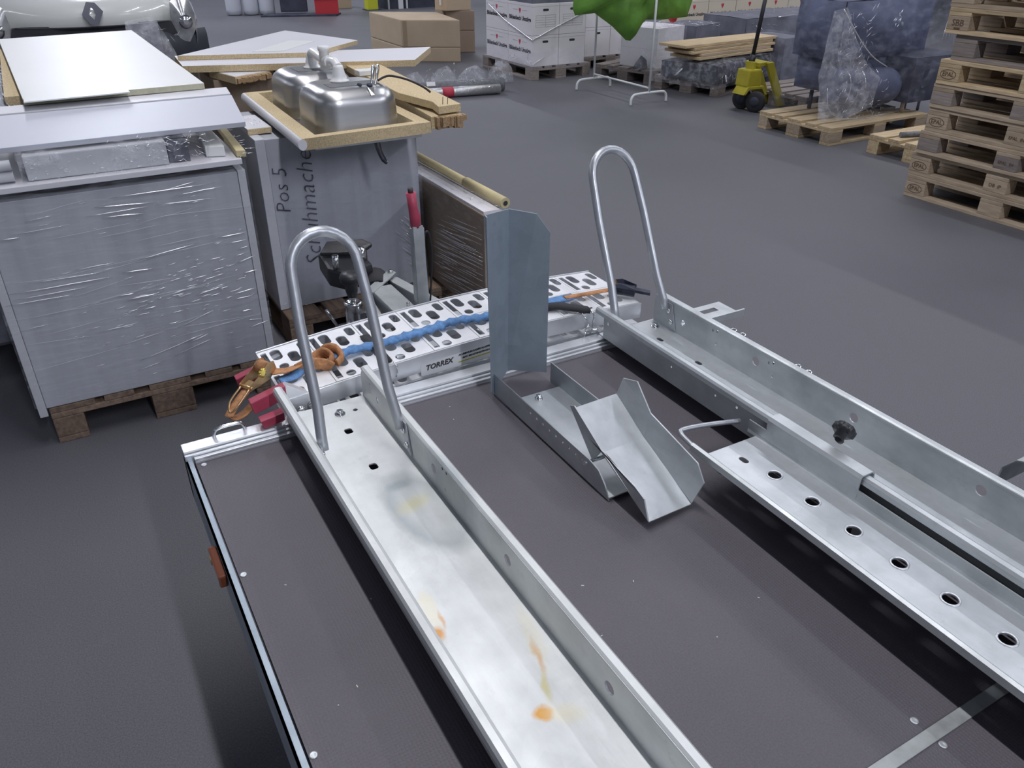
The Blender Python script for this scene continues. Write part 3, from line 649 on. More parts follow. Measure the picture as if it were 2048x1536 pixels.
ribbon(smooth_path([RP(-.03, 0, .002), RP(-.07, 0, -.012), RP(-.105, 0, -.034), RP(-.08, -.004, -.050), RP(-.03, -.01, -.04)], 4), .024, .003).build('webbing_tail', 'webb_orange', ra)
# right ratchet
rb = MB(); o2 = V((1.365, 1.740, .678))
def RQ(a, b, c): return o2+V((.75, -.65, 0)).normalized()*a+V((.65, .75, 0)).normalized()*b+V((0, 0, 1))*c
rb.slab([RQ(-.03, -.02, -.006), RQ(.03, -.02, -.012), RQ(.03, .02, -.012), RQ(-.03, .02, -.006)], (0, 0, .016))
for b in (-.02, .02): rb.slab([RQ(-.045, b, -.01), RQ(.03, b, -.016), RQ(.034, b, .006), RQ(-.01, b, .022), RQ(-.045, b, .016)], RQ(0, .002, 0)-RQ(0, 0, 0))
rb.slab([RQ(.03, -.012, -.006), RQ(.075, -.010, -.012), RQ(.075, .010, -.012), RQ(.03, .012, -.006)], (0, 0, .008))
rb = rb.build('ratchet_body', 'dark_goods', RS, label='dark ratchet at the right end of the strap'); MB().tube([RQ(-.035, -.02, .008), RQ(-.035, .02, .008)], .012, 12).build('webbing_spool', 'brass', rb)

# ================================================================== wooden pallets
def rough_box(x0, x1, y0, y1, z0, z1):
    return MB().box(x0, x1, y0, y1, z0, z1)
def make_pallet(mats, label, loc, rz, group=None, stamps=None, cat='pallet'):
    t = thing('wooden_pallet', label, cat, loc, rz, group, local=True)
    wb, wk = mats
    for y, w in ((-.3275, .145), (-.175, .10), (0, .145), (.175, .10), (.3275, .145)):
        rough_box(-.6, .6, y-w/2, y+w/2, .122, .144).build('top_board', wb, t, bevel=.003)
    for x in (-.5275, 0, .5275): rough_box(x-.0725, x+.0725, -.4, .4, .10, .1215).build('cross_board', wb, t, bevel=.003)
    for x in (-.5275, 0, .5275):
        for y, w in ((-.35, .10), (0, .145), (.35, .10)):
            b = rough_box(x-.0725, x+.0725, y-w/2, y+w/2, .0225, .0995).build('block', wk, t, bevel=.004)
    for y, w in ((-.35, .10), (0, .145), (.35, .10)): rough_box(-.6, .6, y-w/2, y+w/2, 0, .022).build('bottom_board', wb, t, bevel=.003)
    return t
def stamp_oval(parent, x, yface, z, w=.108, h=.046, side=-1, word='EPAL'):
    m = MB(); mm = frame((x, yface, z), (1, 0, 0) if side < 0 else (-1, 0, 0), (0, 0, 1))
    if word == 'EPAL': m.plate(circ(0, 0, w*.5, 24, h*.62), [circ(0, 0, w*.46, 24, h*.54)], .0006, mm)
    else: m.plate(rect(-.02, .02, -.035, -.024), [], .0006, mm)
    m.build('stamp_outline', 'stamp', parent)
    text(word, .036 if word == 'EPAL' else .050, mm, 'stamp', 'stamp_lettering', parent, .0006)
# the tall stack at the right edge: long sides (left faces) towards -x, so each pallet is turned by 90 degrees
ords = ['bottom pallet', 'second pallet from the bottom', 'third pallet from the bottom', 'fourth pallet from the bottom', 'fifth pallet from the bottom', 'sixth pallet from the bottom', 'third pallet from the top', 'second pallet from the top', 'top pallet']
ends = [3.358, 3.372, 3.341, 3.328, 3.332, 3.323, 3.275, 3.346, 3.358]; jx = [0, .01, -.005, .008, 0, -.006, .012, -.004, .006]
for k in range(9):
    mt = [('wood_grey', 'wood_grey'), ('wood_grey', 'wood_grey'), ('wood_grey', 'wood_grey'), ('wood_grey', 'wood_dim'), ('wood_grey', 'wood_grey'), ('wood_dim', 'wood_dim'), ('wood_new', 'wood_new'), ('wood_dim', 'wood_dim'), ('wood_new', 'wood_grey')][k]
    mt = [('wood_grey', 'wood_grey'), ('wood_grey', 'wood_grey'), ('wood_grey', 'wood_dim'), ('wood_grey', 'wood_grey'), ('wood_grey', 'wood_dim'), ('wood_new', 'wood_new'), ('wood_dim', 'wood_dim'), ('wood_new', 'wood_grey'), ('wood_grey', 'wood_grey')][k]
    p = make_pallet(mt, ords[k]+' of the tall stack at the right edge', (5.34+jx[k], ends[k]-.6, .1445*k), R(-90), 'wooden pallets in the tall stack')
    # local +y -> world +x ; local x -> world -y ; outward face is local y=-.4
    if k in (0, 1, 3, 5): stamp_oval(p, -.5275, -.4008, .061)
    if k == 7: stamp_oval(p, -.5275, -.4008, .061, word='SBB')
    if k == 1: text('DB  IP', .03, frame((0, -.4008, .061), (1, 0, 0), (0, 0, 1)), 'stamp', 'stamp_lettering', p, .0003)
    if k in (2, 3): text('EPAL  IN', .026, frame((0, -.4008, .061), (1, 0, 0), (0, 0, 1)), 'stamp', 'stamp_lettering', p, .0003)
make_pallet(('wood_new', 'wood_grey'), 'pale pallet under the film-wrapped furniture', (6.145, 4.94, 0), R(0), None)
make_pallet(('wood_dim', 'wood_dim'), 'dim pallet on the floor just behind the yellow pallet jack', (6.95, 5.98, 0), R(2), None)
make_pallet(('wood_new', 'wood_new'), 'pale pallet peeping out behind the foot of the tall stack', (6.26, 3.86, 0), R(0), None)
make_pallet(('wood_dim', 'wood_dim'), 'pallet wrapped in glossy crumpled film behind the clothes rail', (6.63, 7.12, 0), R(17), None)
make_pallet(('wood_dim', 'wood_dim'), 'pallet under the white removal boxes with red hearts', (5.40, 8.98, 0), R(90), None)
make_pallet(('wood_dim', 'wood_dim'), 'pallet under the dim white cartons behind the clothes rail', (6.35, 9.32, 0), R(90), None)
make_pallet(('wood_dim', 'wood_dim'), 'pallet under the beige film-covered box beside the clothes rail', (6.487, 8.06, 0), R(17), None)
make_pallet(('wood_old', 'wood_old'), 'dark old pallet under the film-wrapped grey cabinet at the left', (.17, 3.46, 0), R(90), None)
make_pallet(('wood_old', 'wood_old'), 'old pallet under the grey cabinet with handwriting', (1.10, 3.76, 0), R(90), None)
make_pallet(('wood_dim', 'wood_dim'), 'pallet under the long dark wrapped goods at the back right', (8.0, 7.95, 0), R(0), None)
make_pallet(('wood_dim', 'wood_dim'), 'pallet carrying the goods below the white panels near the car', (.15, 4.75, 0), R(90), None)

# ================================================================== film-wrapped cabinet at the left
C1 = thing('wrapped_cabinet', 'grey kitchen cabinet wrapped in stretch film on an old pallet, left', 'cabinet', (.16, 3.15, .147))
MB().box(-.235, .535, 2.860, 3.44, .147, .868).build('body', 'cab_grey', C1, bevel=.002)
MB().box(.536, .562, 2.856, 3.44, .147, .872).build('side_panel', 'cab_edge', C1, bevel=.002)
MB().box(-.262, -.236, 2.852, 3.44, .120, .872).build('side_panel', 'cab_edge', C1, bevel=.002)
MB().box(-.23, .53, 2.90, 3.42, .869, .893).build('gap_shade_strip', 'shadow_gap', C1)  # solid near-black strip, painted in place of the shade in the gap
MB().box(-.55, .556, 2.846, 3.40, .894, .912).build('top_rail', 'grey_lam', C1, bevel=.002)
shell(MB(), -.268, .568, 2.850, 3.45, .16, .905, .03, .006, 5, .003, 'xyX').build('stretch_film', 'film', C1)
def C1p(u, v): return (-.25+.81*u, 2.842, .15+.72*v)
cr = MB()
for u0, v0, u1, v1, r in [(.02, .60, .40, .60, .0016), (.03, .57, .30, .572, .0012), (.0, .55, .24, .548, .0012), (.10, .635, .38, .63, .001), (.40, .93, .62, .915, .0016), (.46, .96, .85, .965, .0014), (.42, .88, .58, .87, .0016), (.36, .895, .60, .90, .001),
    (.62, .90, .86, .895, .001), (.50, .655, .74, .69, .002), (.44, .61, .56, .605, .0016), (.84, .70, .96, .705, .0015), (.88, .665, .96, .67, .001), (.40, .50, .47, .50, .0014), (.43, .475, .56, .48, .0016), (.70, .43, .83, .455, .0016), (.48, .41, .54, .415, .0014), (.86, .40, .96, .41, .0012), (.86, .37, .94, .375, .0012),
    (.60, .28, .76, .335, .0016), (.42, .15, .70, .22, .0016), (.56, .135, .73, .185, .0012), (.40, .10, .50, .12, .001), (.64, .19, .72, .215, .002), (.90, .245, .97, .235, .0014), (.88, .30, .93, .30, .0016), (.92, .50, .98, .505, .0018), (.90, .56, .98, .58, .0014), (.05, .845, .12, .845, .0016), (.10, .86, .30, .87, .0008), (.30, .34, .45, .35, .001),
    (.35, .25, .55, .28, .0008), (.02, .42, .12, .43, .0008), (.27, .66, .42, .665, .001), (.90, .20, .99, .22, .001), (.15, .91, .25, .92, .001), (.62, .955, .80, .985, .0012), (.70, .93, .90, .945, .001)]:
    ridge(cr, C1p(u0, v0), C1p(u1, v1), r*1.25)
for _ in range(90):
    u = min(1, max(0, rnd.gauss(.66, .2))); v = .40+.30*u*rnd.uniform(.6, 1.1)+rnd.gauss(0, .07)-.1; L = rnd.uniform(.01, .06); u2 = u-L
    if .03 < u2 and u < .99 and .03 < v < .96: ridge(cr, C1p(u2, v-.006), C1p(u, v), rnd.uniform(.0007, .0015))
for _ in range(34):
    u, v, L = rnd.uniform(.05, .95), rnd.uniform(.05, .97), rnd.uniform(.01, .05); ridge(cr, C1p(u, v), C1p(min(.99, u+L), v+.004), .0007)
stuff(cr.build('film_creases', 'crease', C1))
sf = MB()
for _ in range(26): 
    u, v = rnd.uniform(.0, .6), rnd.uniform(.2, .95); ridge(sf, C1p(u, v), C1p(min(1, u+rnd.uniform(.2, .5)), v+rnd.uniform(-.03, .05)), .0009)
stuff(sf.build('film_creases', 'crease_soft', C1))

# bundle lying on it, in bubble film
BB = thing('wrapped_bundle', 'grey board bundle in bubbly film on top of the left cabinet', 'bundle', (.18, 3.0, .913))
MB().box(-.085, .33, 2.885, 3.28, .914, .990).build('board', 'cab_edge', BB, bevel=.004); MB().box(.335, .40, 2.90, 3.25, .914, .985).build('dark_block', 'dark_goods', BB)
shell(MB(), -.10, .46, 2.868, 3.30, .9135, .998, .02, .012, 16, .003, 'xyXZ').build('bubble_film', 'film_heavy', BB)
cr = MB(); crinkle(cr, (-.09, 2.858, .92), (.42, 0, 0), (0, 0, .06), 70, .006, .03, .0012, (0, -.01, .0), .3); crinkle(cr, (.14, 2.86, .965), (.32, 0, 0), (0, .02, .035), 60, .01, .04, .0014, (0, -.012, .01), .5)
crinkle(cr, (.30, 2.86, .93), (.18, 0, 0), (0, 0, .06), 50, .01, .04, .0011, (0, -.012, 0), .7); stuff(cr.build('film_creases', 'crease', BB))
t = thing('grey_profile_rods', 'two grey profile rods at the far left on the cabinet top', 'rod', (-.22, 3.0, .913), group=None); t.name = 'profile_rods'
for z in (.932, .966): MB().tube([(-.42, 2.90, z), (-.12, 2.90, z)], .016, 12).build('rod', 'cab_edge', t)
t = thing('profile_bar', 'short white profile bar on the right end of the cabinet top', 'bar', (.5, 3.1, .913))
MB().slab([(.455, 2.92, .9135), (.515, 2.90, .9135), (.535, 3.30, .9135), (.49, 3.30, .9135)], (0, 0, .035)).build('bar_body', 'white_lam', t, bevel=.003)
MB().slab([(.545, 2.87, .9135), (.575, 2.86, .9135), (.60, 3.34, .9135), (.575, 3.34, .9135)], (0, 0, .022)).build('cream_strip', 'foam', t, bevel=.003)
cr = MB(); crinkle(cr, (.55, 2.84, .90), (.04, 0, 0), (.02, .42, .03), 60, .01, .05, .0013, (0, 0, .03), 1.2); stuff(cr.build('film_creases', 'crease', t))
# boards on top
o = MB(); o.slab([(-.75, 2.915, .998), (.603, 2.925, .998), (.625, 3.195, 1.042), (-.75, 3.205, 1.042)], (0, -.003, .017)); tag(o.build('laminate_board', 'blue_lam', bevel=.002), 'long cool-white laminated board lying across the left cabinet', 'board')
o = MB(); o.slab([(-.75, 3.212, 1.046), (.624, 3.204, 1.046), (.636, 3.32, 1.050), (-.75, 3.325, 1.050)], (0, 0, .016)); tag(o.build('edge_board', 'grey_lam', bevel=.002), 'narrow pale grey board behind the long cool-white board', 'board')
o = MB(); o.slab([(-.042, 3.29, 1.068), (.556, 3.31, 1.068), (.545, 5.20, 1.068), (-.095, 5.12, 1.068)], (0, 0, .020)); t = o.build('cabinet_front', 'white_lam', bevel=.001); tag(t, 'big glossy white cabinet front lying on top of the left stack', 'panel'); t.data.materials.append(M['raw_edge'])
for p in t.data.polygons: p.material_index = 0 if abs(p.normal.z) > .5 else 1
o = MB(); o.slab([(-.040, 3.21, 1.089), (.290, 3.23, 1.089), (.284, 3.80, 1.089), (-.020, 3.80, 1.089)], (0, 0, .004)); tag(o.build('white_sheet', 'white_lam'), 'smaller thin white sheet lying on the near end of the big white panel', 'panel')
C3 = thing('panel_stack', 'film-covered cabinet stack under the big white panel', 'cabinet', (.15, 4.4, .147))
MB().box(-.24, .50, 3.56, 4.98, .147, .95).build('body', 'cab_grey', C3, bevel=.003); MB().box(-.10, .52, 3.50, 4.9, .952, 1.067).build('boards', 'chip', C3)
shell(MB(), -.75, -.12, 3.47, 4.98, .152, 1.03, .06, .02, 6, .01, 'yZX', 3).build('stretch_film', 'film_heavy', C3); MB().box(-.70, -.26, 3.5, 4.95, .15, .99).build('grey_goods', 'blanket', C3)
cr = MB()
for k in range(28): ridge(cr, (-.16+.05*rnd.random(), 4.6-.045*k*rnd.uniform(.8, 1.1), 1.05), (-.05+.03*rnd.random()-.02, 4.5-.045*k-.3*rnd.random(), 1.04), .002)
stuff(cr.build('film_creases', 'crease', C3))
# grey panel in crumpled film, standing behind
FP = thing('wrapped_board', 'grey panel in crumpled clear film standing before the white car', 'panel', (.66, 5.3, .15))
MB().slab([(.50, 5.25, .15), (.70, 5.32, .15), (.70, 5.32, 1.11), (.53, 5.25, 1.11)], (.01, .05, 0)).build('panel_body', 'blanket', FP)
b = MB(); puffy(b, [(0, 0), (.30, 0), (.29, .55), (.26, .80), (.22, .90), (.17, 1.0), (.02, .98), (-.02, .5)], (1, .2, 0), (0, 0, 1), (.50, 5.20, .151), .035, 8, .03, 9); b.build('polythene', 'film_heavy', FP)
cr = MB(); crinkle(cr, (.66, 5.17, .70), (.13, .03, 0), (0, 0, .40), 24, .02, .08, .0016, (0, -.02, 0), .8); stuff(cr.build('film_creases', 'crease_soft', FP))

# ================================================================== handwritten cabinet with the sink on top
C2 = thing('grey_cabinet', 'grey cabinet with felt-pen handwriting, standing right of the wrapped cabinet', 'cabinet', (1.04, 3.5, .147))
MB().box(.735, 1.376, 3.266, 3.84, .147, .868).build('body', 'cab_grey', C2, bevel=.002); MB().box(.696, .734, 3.262, 3.84, .147, .872).build('side_panel', 'cab_edge', C2, bevel=.002)
shell(MB(), .694, 1.386, 3.256, 3.85, .15, .87, .05, .005, 5, .002, 'xyX', 2).build('stretch_film', 'film_dim', C2)
text('Schuhmacher', .098, frame((.878, 3.2605, .585), (.02, 0, 1), (-1, 0, .02)), 'ink', 'handwriting', C2, -.0016, .25)
text('Pos 5', .085, frame((.775, 3.2605, .66), (.02, 0, 1), (-1, 0, .02)), 'ink', 'handwriting', C2, -.0014, .2)
cr = MB(); crinkle(cr, (.70, 3.255, .15), (.2, 0, 0), (0, 0, .02), 14, .01, .04, .0014)
for k in range(34):
    x0 = rnd.uniform(1.24, 1.33); z0 = .50-(x0-1.27)*1.0-.22*rnd.random()**1.3; ridge(cr, (x0, 3.25, z0), (1.383, 3.25, z0-(1.383-x0)*1.0), rnd.uniform(.0008, .0016))
stuff(cr.build('film_creases', 'crease', C2))
t = thing('end_block', 'white-topped chipboard end piece between the two grey cabinets', 'board', (.74, 3.45, .873))
MB().box(.695, .79, 3.36, 3.62, .8735, .895).build('block_body', 'grey_lam', t); MB().box(.695, .79, 3.354, 3.3595, .8735, .894).build('raw_edge', 'chip', t)
cr = MB(); crinkle(cr, (.70, 3.37, .897), (.07, 0, 0), (0, .2, 0), 40, .01, .04, .0016, (0, 0, .006), 1.5); stuff(cr.build('film_creases', 'crease', t))
# wrapped cardboard panel pack to the right
PP = thing('wrapped_panel_pack', 'cardboard-covered panel pack in tight film right of the handwritten cabinet', 'parcel', (1.47, 3.3, .147))
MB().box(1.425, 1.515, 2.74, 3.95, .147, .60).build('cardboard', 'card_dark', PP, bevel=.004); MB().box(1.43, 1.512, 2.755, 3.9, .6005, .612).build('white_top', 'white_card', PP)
shell(MB(), 1.416, 1.522, 2.73, 3.96, .16, .618, .04, .006, 8, 0, 'xyZ', 5).build('stretch_film', 'film', PP)
fo = MB(); fo.tube([(1.520, 3.95, .632), (1.520, 3.10, .634)], .019, 14); fo.tube([(1.523, 3.09, .634), (1.523, 2.745, .636)], .022, 14); fo.build('foam_edge', 'foam', PP, label='cream foam tube along the top edge')
MB().lathe([(.004, 0), (.010, .001)], (1.523, 2.743, .636), (0, -1, 0), 12).build('foam_bore', 'shadow_gap', PP)
cr = MB()
for k in range(90):
    z0 = .33+.06*rnd.gauss(0, 1) if k % 3 else rnd.uniform(.10, .50); y = rnd.uniform(2.9, 3.24); L = rnd.uniform(.06, .35); y2 = max(2.735, y-L); f = lambda yy: z0+(3.25-yy)*.10
    ridge(cr, (1.410, y, f(y)), (1.410, y2, f(y2)), rnd.uniform(.0007, .0017))
crinkle(cr, (1.43, 2.75, .615), (.08, 0, 0), (0, 1.0, 0), 60, .02, .08, .0014, (0, 0, .008), 1.4); stuff(cr.build('film_creases', 'crease', PP))

# sink cut-out (upside down)
SK = thing('sink', 'upside-down stainless double-bowl sink in a cut worktop piece on the handwritten cabinet', 'sink', (1.05, 3.45, .885))
wt = MB().plate([(.800, 2.960), (1.325, 2.990), (1.345, 3.97), (.835, 3.97)], [[(.862, 3.005), (.890, 3.93), (1.29, 3.93), (1.272, 3.030)]], .042, XY(.905)); wt.build('worktop', 'chip', SK, label='raw chipboard worktop frame')
MB().tube([(.800, 2.958, .905), (.834, 3.972, .905)], .0205, 14, flat=(1, .8)).build('post_formed_edge', 'grey_lam', SK, label='rounded pale grey worktop edge')
MB().box(.86, 1.29, 3.0, 3.93, .8705, .883).build('sink_rim', 'steel_brushed', SK)
def bowl(x0, x1, y0, y1, z0, z1, r=.095, re=.06):
    m = MB(); cx, cy = (x0+x1)/2, (y0+y1)/2; rings = []
    def ring(ins, z):
        hx, hy, rr = (x1-x0)/2-ins, (y1-y0)/2-ins, max(.01, r-ins*.6); o = []
        for q, (sx, sy) in enumerate(((1, 1), (-1, 1), (-1, -1), (1, -1))):
            for k in range(8):
                a = math.pi/2*(q+k/7); o.append(m.bm.verts.new((cx+sx*(hx-rr)+rr*math.cos(a), cy+sy*(hy-rr)+rr*math.sin(a), z)))
        return o
    pr = [(-.004, z0), (0, z0+.02), (.006, z1-re)]+[(.006+re*(1-math.cos(a)), z1-re+re*math.sin(a)) for a in [math.pi/2*k/8 for k in range(1, 9)]]+[(.09, z1+.001), (.14, z1+.001)]
    for ins, z in pr: rings.append(ring(ins, z))
    for A, B in zip(rings, rings[1:]):
        for k in range(len(A)): m.bm.faces.new([A[k], A[(k+1) % len(A)], B[(k+1) % len(A)], B[k]]).smooth = True
    m.bm.faces.new(rings[-1]).smooth = True; return m
bw = bowl(.905, 1.250, 3.065, 3.42, .884, 1.055).build('bowl', 'steel_brushed', SK)
bowl(.905, 1.215, 3.47, 3.83, .884, 1.055).build('bowl', 'steel_brushed', SK)
MB().slab([(.99, 3.16, 1.0562), (1.19, 3.16, 1.0562), (1.19, 3.25, 1.0562), (.99, 3.25, 1.0562)], (0, 0, .001)).build('damping_pad', 'damp_pad', SK)
MB().slab([(.99, 3.58, 1.0562), (1.16, 3.58, 1.0562), (1.16, 3.72, 1.0562), (.99, 3.72, 1.0562)], (0, 0, .001)).build('damping_pad', 'damp_pad', SK)
def cup(x, y, zb, s=1): return MB().lathe([(.038*s, 0), (.038*s, .005), (.030*s, .007), (.027*s, .02), (.020*s, .052), (.018*s, .06), (.004, .062)], (x, y, zb), seg=20)
dr = thing('drain_pipe', 'white plastic double drain pipe standing on the upturned sink bowls', 'pipe', (1.05, 3.36, 1.038))
cup(1.045, 3.235, 1.0385).build('drain_cup', 'pvc', dr); cup(1.055, 3.62, 1.0385).build('drain_cup', 'pvc', dr)
MB().tube(smooth_path([(1.045, 3.235, 1.09), (1.043, 3.27, 1.105), (1.043, 3.33, 1.10), (1.045, 3.40, 1.095), (1.05, 3.50, 1.10), (1.053, 3.58, 1.105), (1.055, 3.62, 1.09)], 5), .0185, 14).build('cross_pipe', 'pvc', dr)
MB().lathe([(.020, 0), (.020, .07), (.0235, .072), (.0235, .088), (.018, .09)], (1.045, 3.40, 1.062), seg=18).build('upright_pipe', 'pvc', dr)
MB().lathe([(.024, -.008), (.024, .008)], (1.043, 3.33, 1.10), (0, 1, -.1), 18).build('union_nut', 'pvc', dr)
tp = thing('hose_pair', 'two curled chrome tap hoses with screws on the near sink bowl', 'hose', (1.12, 3.09, 1.038))
for dx, dy in ((0, 0), (.022, .01)):
    MB().tube(smooth_path([(1.105+dx, 3.06+dy, 1.04), (1.115+dx, 3.065+dy, 1.065), (1.12+dx, 3.07+dy, 1.09), (1.128+dx, 3.08+dy, 1.108), (1.135+dx, 3.09+dy, 1.095), (1.13+dx, 3.10+dy, 1.06)], 5), .0055, 8).build('hose', 'chrome', tp)
MB().lathe([(.007, 0), (.012, .004), (.012, .010), (.005, .012)], (1.098, 3.052, 1.038), (0, -.3, 1), 10).build('nut', 'dark_goods', tp)
MB().lathe([(.005, 0), (.010, .003), (.009, .009), (.004, .011)], (1.068, 3.085, 1.038), (.2, -.3, 1), 10).build('nut', 'dark_goods', tp)
MB().slab([(1.085, 3.05, 1.037), (1.105, 3.035, 1.035), (1.10, 3.02, 1.012), (1.088, 3.022, 1.010)], (.002, -.004, .002)).build('clip', 'steel_brushed', tp)
MB().tube(smooth_path([(1.165, 3.14, 1.042), (1.21, 3.13, 1.058), (1.27, 3.09, 1.045), (1.33, 3.075, 1.015), (1.36, 3.07, .992)], 6), .0045, 8).build('black_cable', 'black', tp)
dr.location += V((.02, .04, .019)); tp.location += V((.03, .055, .019))
tapm = thing('tap', 'dark chrome tap lever hanging below the sink worktop', 'tap', (1.13, 3.05, .80))
MB().tube(smooth_path([(1.115, 3.05, .884), (1.12, 3.05, .85), (1.128, 3.048, .815), (1.142, 3.045, .785), (1.152, 3.045, .778)], 6), [.012]*10+[.011]*8+[.009]*7, 10, flat=(1, .6)).build('lever', 'dark_chrome', tapm)
MB().box(1.02, 1.12, 3.03, 3.07, .878, .8835).build('tap_plate', 'dark_goods', tapm)
# two planks to the right of the sink
t = thing('chipboard_plank', 'upper chipboard plank with splintered near end beside the sink', 'plank', (1.45, 3.6, .945))
MB().slab([(1.385, 3.10, .949), (1.375, 3.02, .944), (1.478, 3.03, .944), (1.56, 4.16, .949), (1.40, 4.24, .949), (1.34, 3.35, .949)], (0, 0, .030)).build('plank_body', 'chip', t, bevel=.002)
for x, y in ((1.405, 3.045), (1.425, 3.042)): MB().tube([(x, y, .975), (x+.003, y, 1.005)], .0014, 5).build('nail', 'dark_goods', t)
t = thing('chipboard_plank', 'lower plank with dark broken end under the upper plank beside the sink', 'plank', (1.45, 3.6, .888))
MB().slab([(1.345, 3.03, .887), (1.475, 3.01, .887), (1.58, 4.1, .887), (1.44, 4.15, .887)], (0, 0, .05)).build('plank_body', 'chip', t, bevel=.002)
sp = MB()
for k in range(40):
    x = 1.345+.13*rnd.random(); sp.box(x, x+.012, 2.985+.02*rnd.random(), 3.03, .887+.035*rnd.random(), .937-.004*rnd.random())
stuff(sp.build('splintered_end', 'chip_dark', t))
t = MB().box(1.335, 1.42, 3.80, 3.87, .981, 1.003).build('small_white_box', 'white_lam', bevel=.003); tag(t, 'small white box lying on the upper plank behind the sink', 'box')
# off-cuts behind
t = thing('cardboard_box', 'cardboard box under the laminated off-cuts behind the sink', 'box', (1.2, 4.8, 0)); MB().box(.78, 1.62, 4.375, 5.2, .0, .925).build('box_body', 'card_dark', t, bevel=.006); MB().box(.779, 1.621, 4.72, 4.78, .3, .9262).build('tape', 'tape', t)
o = MB().slab([(.655, 4.41, .965), (1.718, 4.037, .965), (1.985, 4.43, .965), (.68, 4.78, .965)], (0, 0, .032)); tag(o.build('offcut_board', 'grey_lam', bevel=.0015), 'long narrow white laminated chipboard off-cut behind the sink', 'board')
oc = bpy.data.objects['offcut_board']; oc.data.materials.append(M['chip'])
for p in oc.data.polygons: p.material_index = 0 if abs(p.normal.z) > .5 else 1
o = MB().slab([(.668, 4.60, .998), (1.436, 5.38, .998), (1.665, 4.72, .998), (1.30, 4.38, .998)], (0, 0, .022)); o = o.build('offcut_board', 'grey_lam', bevel=.001); tag(o, 'wide pale grey laminated off-cut with paper on it, rearmost of the boards', 'board'); o.data.materials.append(M['chip'])
for p in o.data.polygons: p.material_index = 0 if abs(p.normal.z) > .5 else 1
o = MB().slab([(1.03, 4.55, 1.0205), (1.33, 4.90, 1.0205), (1.44, 4.79, 1.0205), (1.18, 4.50, 1.0205)], (0, 0, .0008)); tag(o.build('paper_sheet', 'white_lam'), 'white paper sheet on the rearmost laminated off-cut', 'paper')
t = thing('offcut_board', 'small chipboard off-cut with broken edge below the long one', 'board', (.95, 4.35, .93))
MB().slab([(.782, 4.46, .928), (.850, 4.19, .928), (1.04, 4.28, .928), (1.10, 4.44, .928)], (0, 0, .033)).build('board_body', 'chip', t); MB().slab([(.785, 4.455, .9615), (.853, 4.20, .9615), (1.035, 4.285, .9615), (1.09, 4.44, .9615)], (0, 0, .001)).build('laminate', 'grey_lam', t)
sp = MB()
for k in range(30):
    u = rnd.random(); x, y = .852+.19*u, 4.185+.09*u; sp.box(x, x+.012, y-.012-.01*rnd.random(), y+.01, .928+.01*rnd.random(), .958-.008*rnd.random())
stuff(sp.build('broken_edge', 'chip_dark', t))

# ================================================================== white removal boxes with hearts
def heart(s):
    p = []
    for k in range(28):
        t = 2*math.pi*k/28; x = 16*math.sin(t)**3; y = 13*math.cos(t)-5*math.cos(2*t)-2*math.cos(3*t)-math.cos(4*t); p.append((x/16*s*.75, y/16*s*(1.25 if y < 0 else 1)))
    return p
def removal_box(x, y, z, label, group, lx=.355, ly=.545, lz=.325, front=True, side=True, table=False, mat='white_card'):
    t = thing('removal_box', label, 'box', (x, y, z), 0, group, local=True)
    b = MB().box(0, lx, 0, ly, 0, lz).build('carton', mat, t, bevel=.004)
    MB().box(-.0005, lx+.0005, -.0005, ly+.0005, lz-.03, lz-.028).build('lid_seam', 'print_grey', t)
    if side:
        ma = frame((-.0012, ly/2, lz*.76), (0, -1, 0), (0, 0, 1)); MB().plate(heart(.030), [], .0006, ma).build('printed_heart', 'print_red', t)
        mb = MB(); mb.plate(rect(-.16, -.05, .0, .003), [], .0006, ma); mb.plate(rect(.05, .16, .0, .003), [], .0006, ma); mb.build('printed_line', 'print_grey', t)
        text('Bildenbeck Umzüge', .062, frame((-.0012, ly/2, lz*.50), (0, -1, 0), (0, 0, 1)), 'print_black', 'lettering', t, .0022)
    if front:
        h = MB().plate(slot(0, 0, .012, .038), [], .0012, frame((lx/2, -.0008, lz*.80), (0, 0, 1), (1, 0, 0))); h.build('hand_hole', 'shadow_gap', t)
        if table:
            g = MB(); f = frame((lx/2, -.0012, lz*.45), (1, 0, 0), (0, 0, 1))
            for k in range(6): g.plate(rect(-.13, .13, -.06+k*.024, -.0585+k*.024), [], .0005, f)
            for k in (-.13, 0, .13): g.plate(rect(k-.0007, k+.0007, -.06, .06), [], .0005, f)
            g.build('printed_table', 'print_grey', t)
    return t
for r_ in range(2):
    for i in range(2):
        for j in range(2):
            lab = ['lower', 'upper'][r_]+' white removal box with red heart, '+[['near left corner', 'far left'], ['near right', 'far right']][i][j]+' of the film-tied block'
            removal_box(5.003+.36*i, 8.385+.55*j, .1455+.3275*r_+.0, lab, 'white removal boxes on the pallet', front=(j == 0), side=(i == 0), table=(r_ == 1))
t = thing('dark_blanket', 'dark folded moving blanket on top of the white removal boxes', 'blanket', (5.36, 8.9, .80))
b = MB(); shell(b, 5.02, 5.70, 8.42, 9.46, .8005, .93, .05, .02, 6, .01, 'xXyYZ', 4); b.build('folded_cloth', 'blanket', t)
fl = MB(); shell(fl, 4.985, 5.74, 8.36, 9.50, .12, .34, .05, .012, 6, 0, 'xy', 7)
t = thing('stretch_wrap', 'loose stretch film twisted around the base of the white removal boxes', 'film', (5.36, 8.9, .12)); fl.build('film_skirt', 'film_dim', t)
cr = MB(); cr.tube(smooth_path([(4.985, 9.4, .74), (4.983, 9.0, .60), (4.982, 8.6, .50), (4.99, 8.375, .44), (5.02, 8.372, .44), (5.3, 8.37, .55), (5.6, 8.372, .66), (5.735, 8.375, .72)], 6), .006, 6)
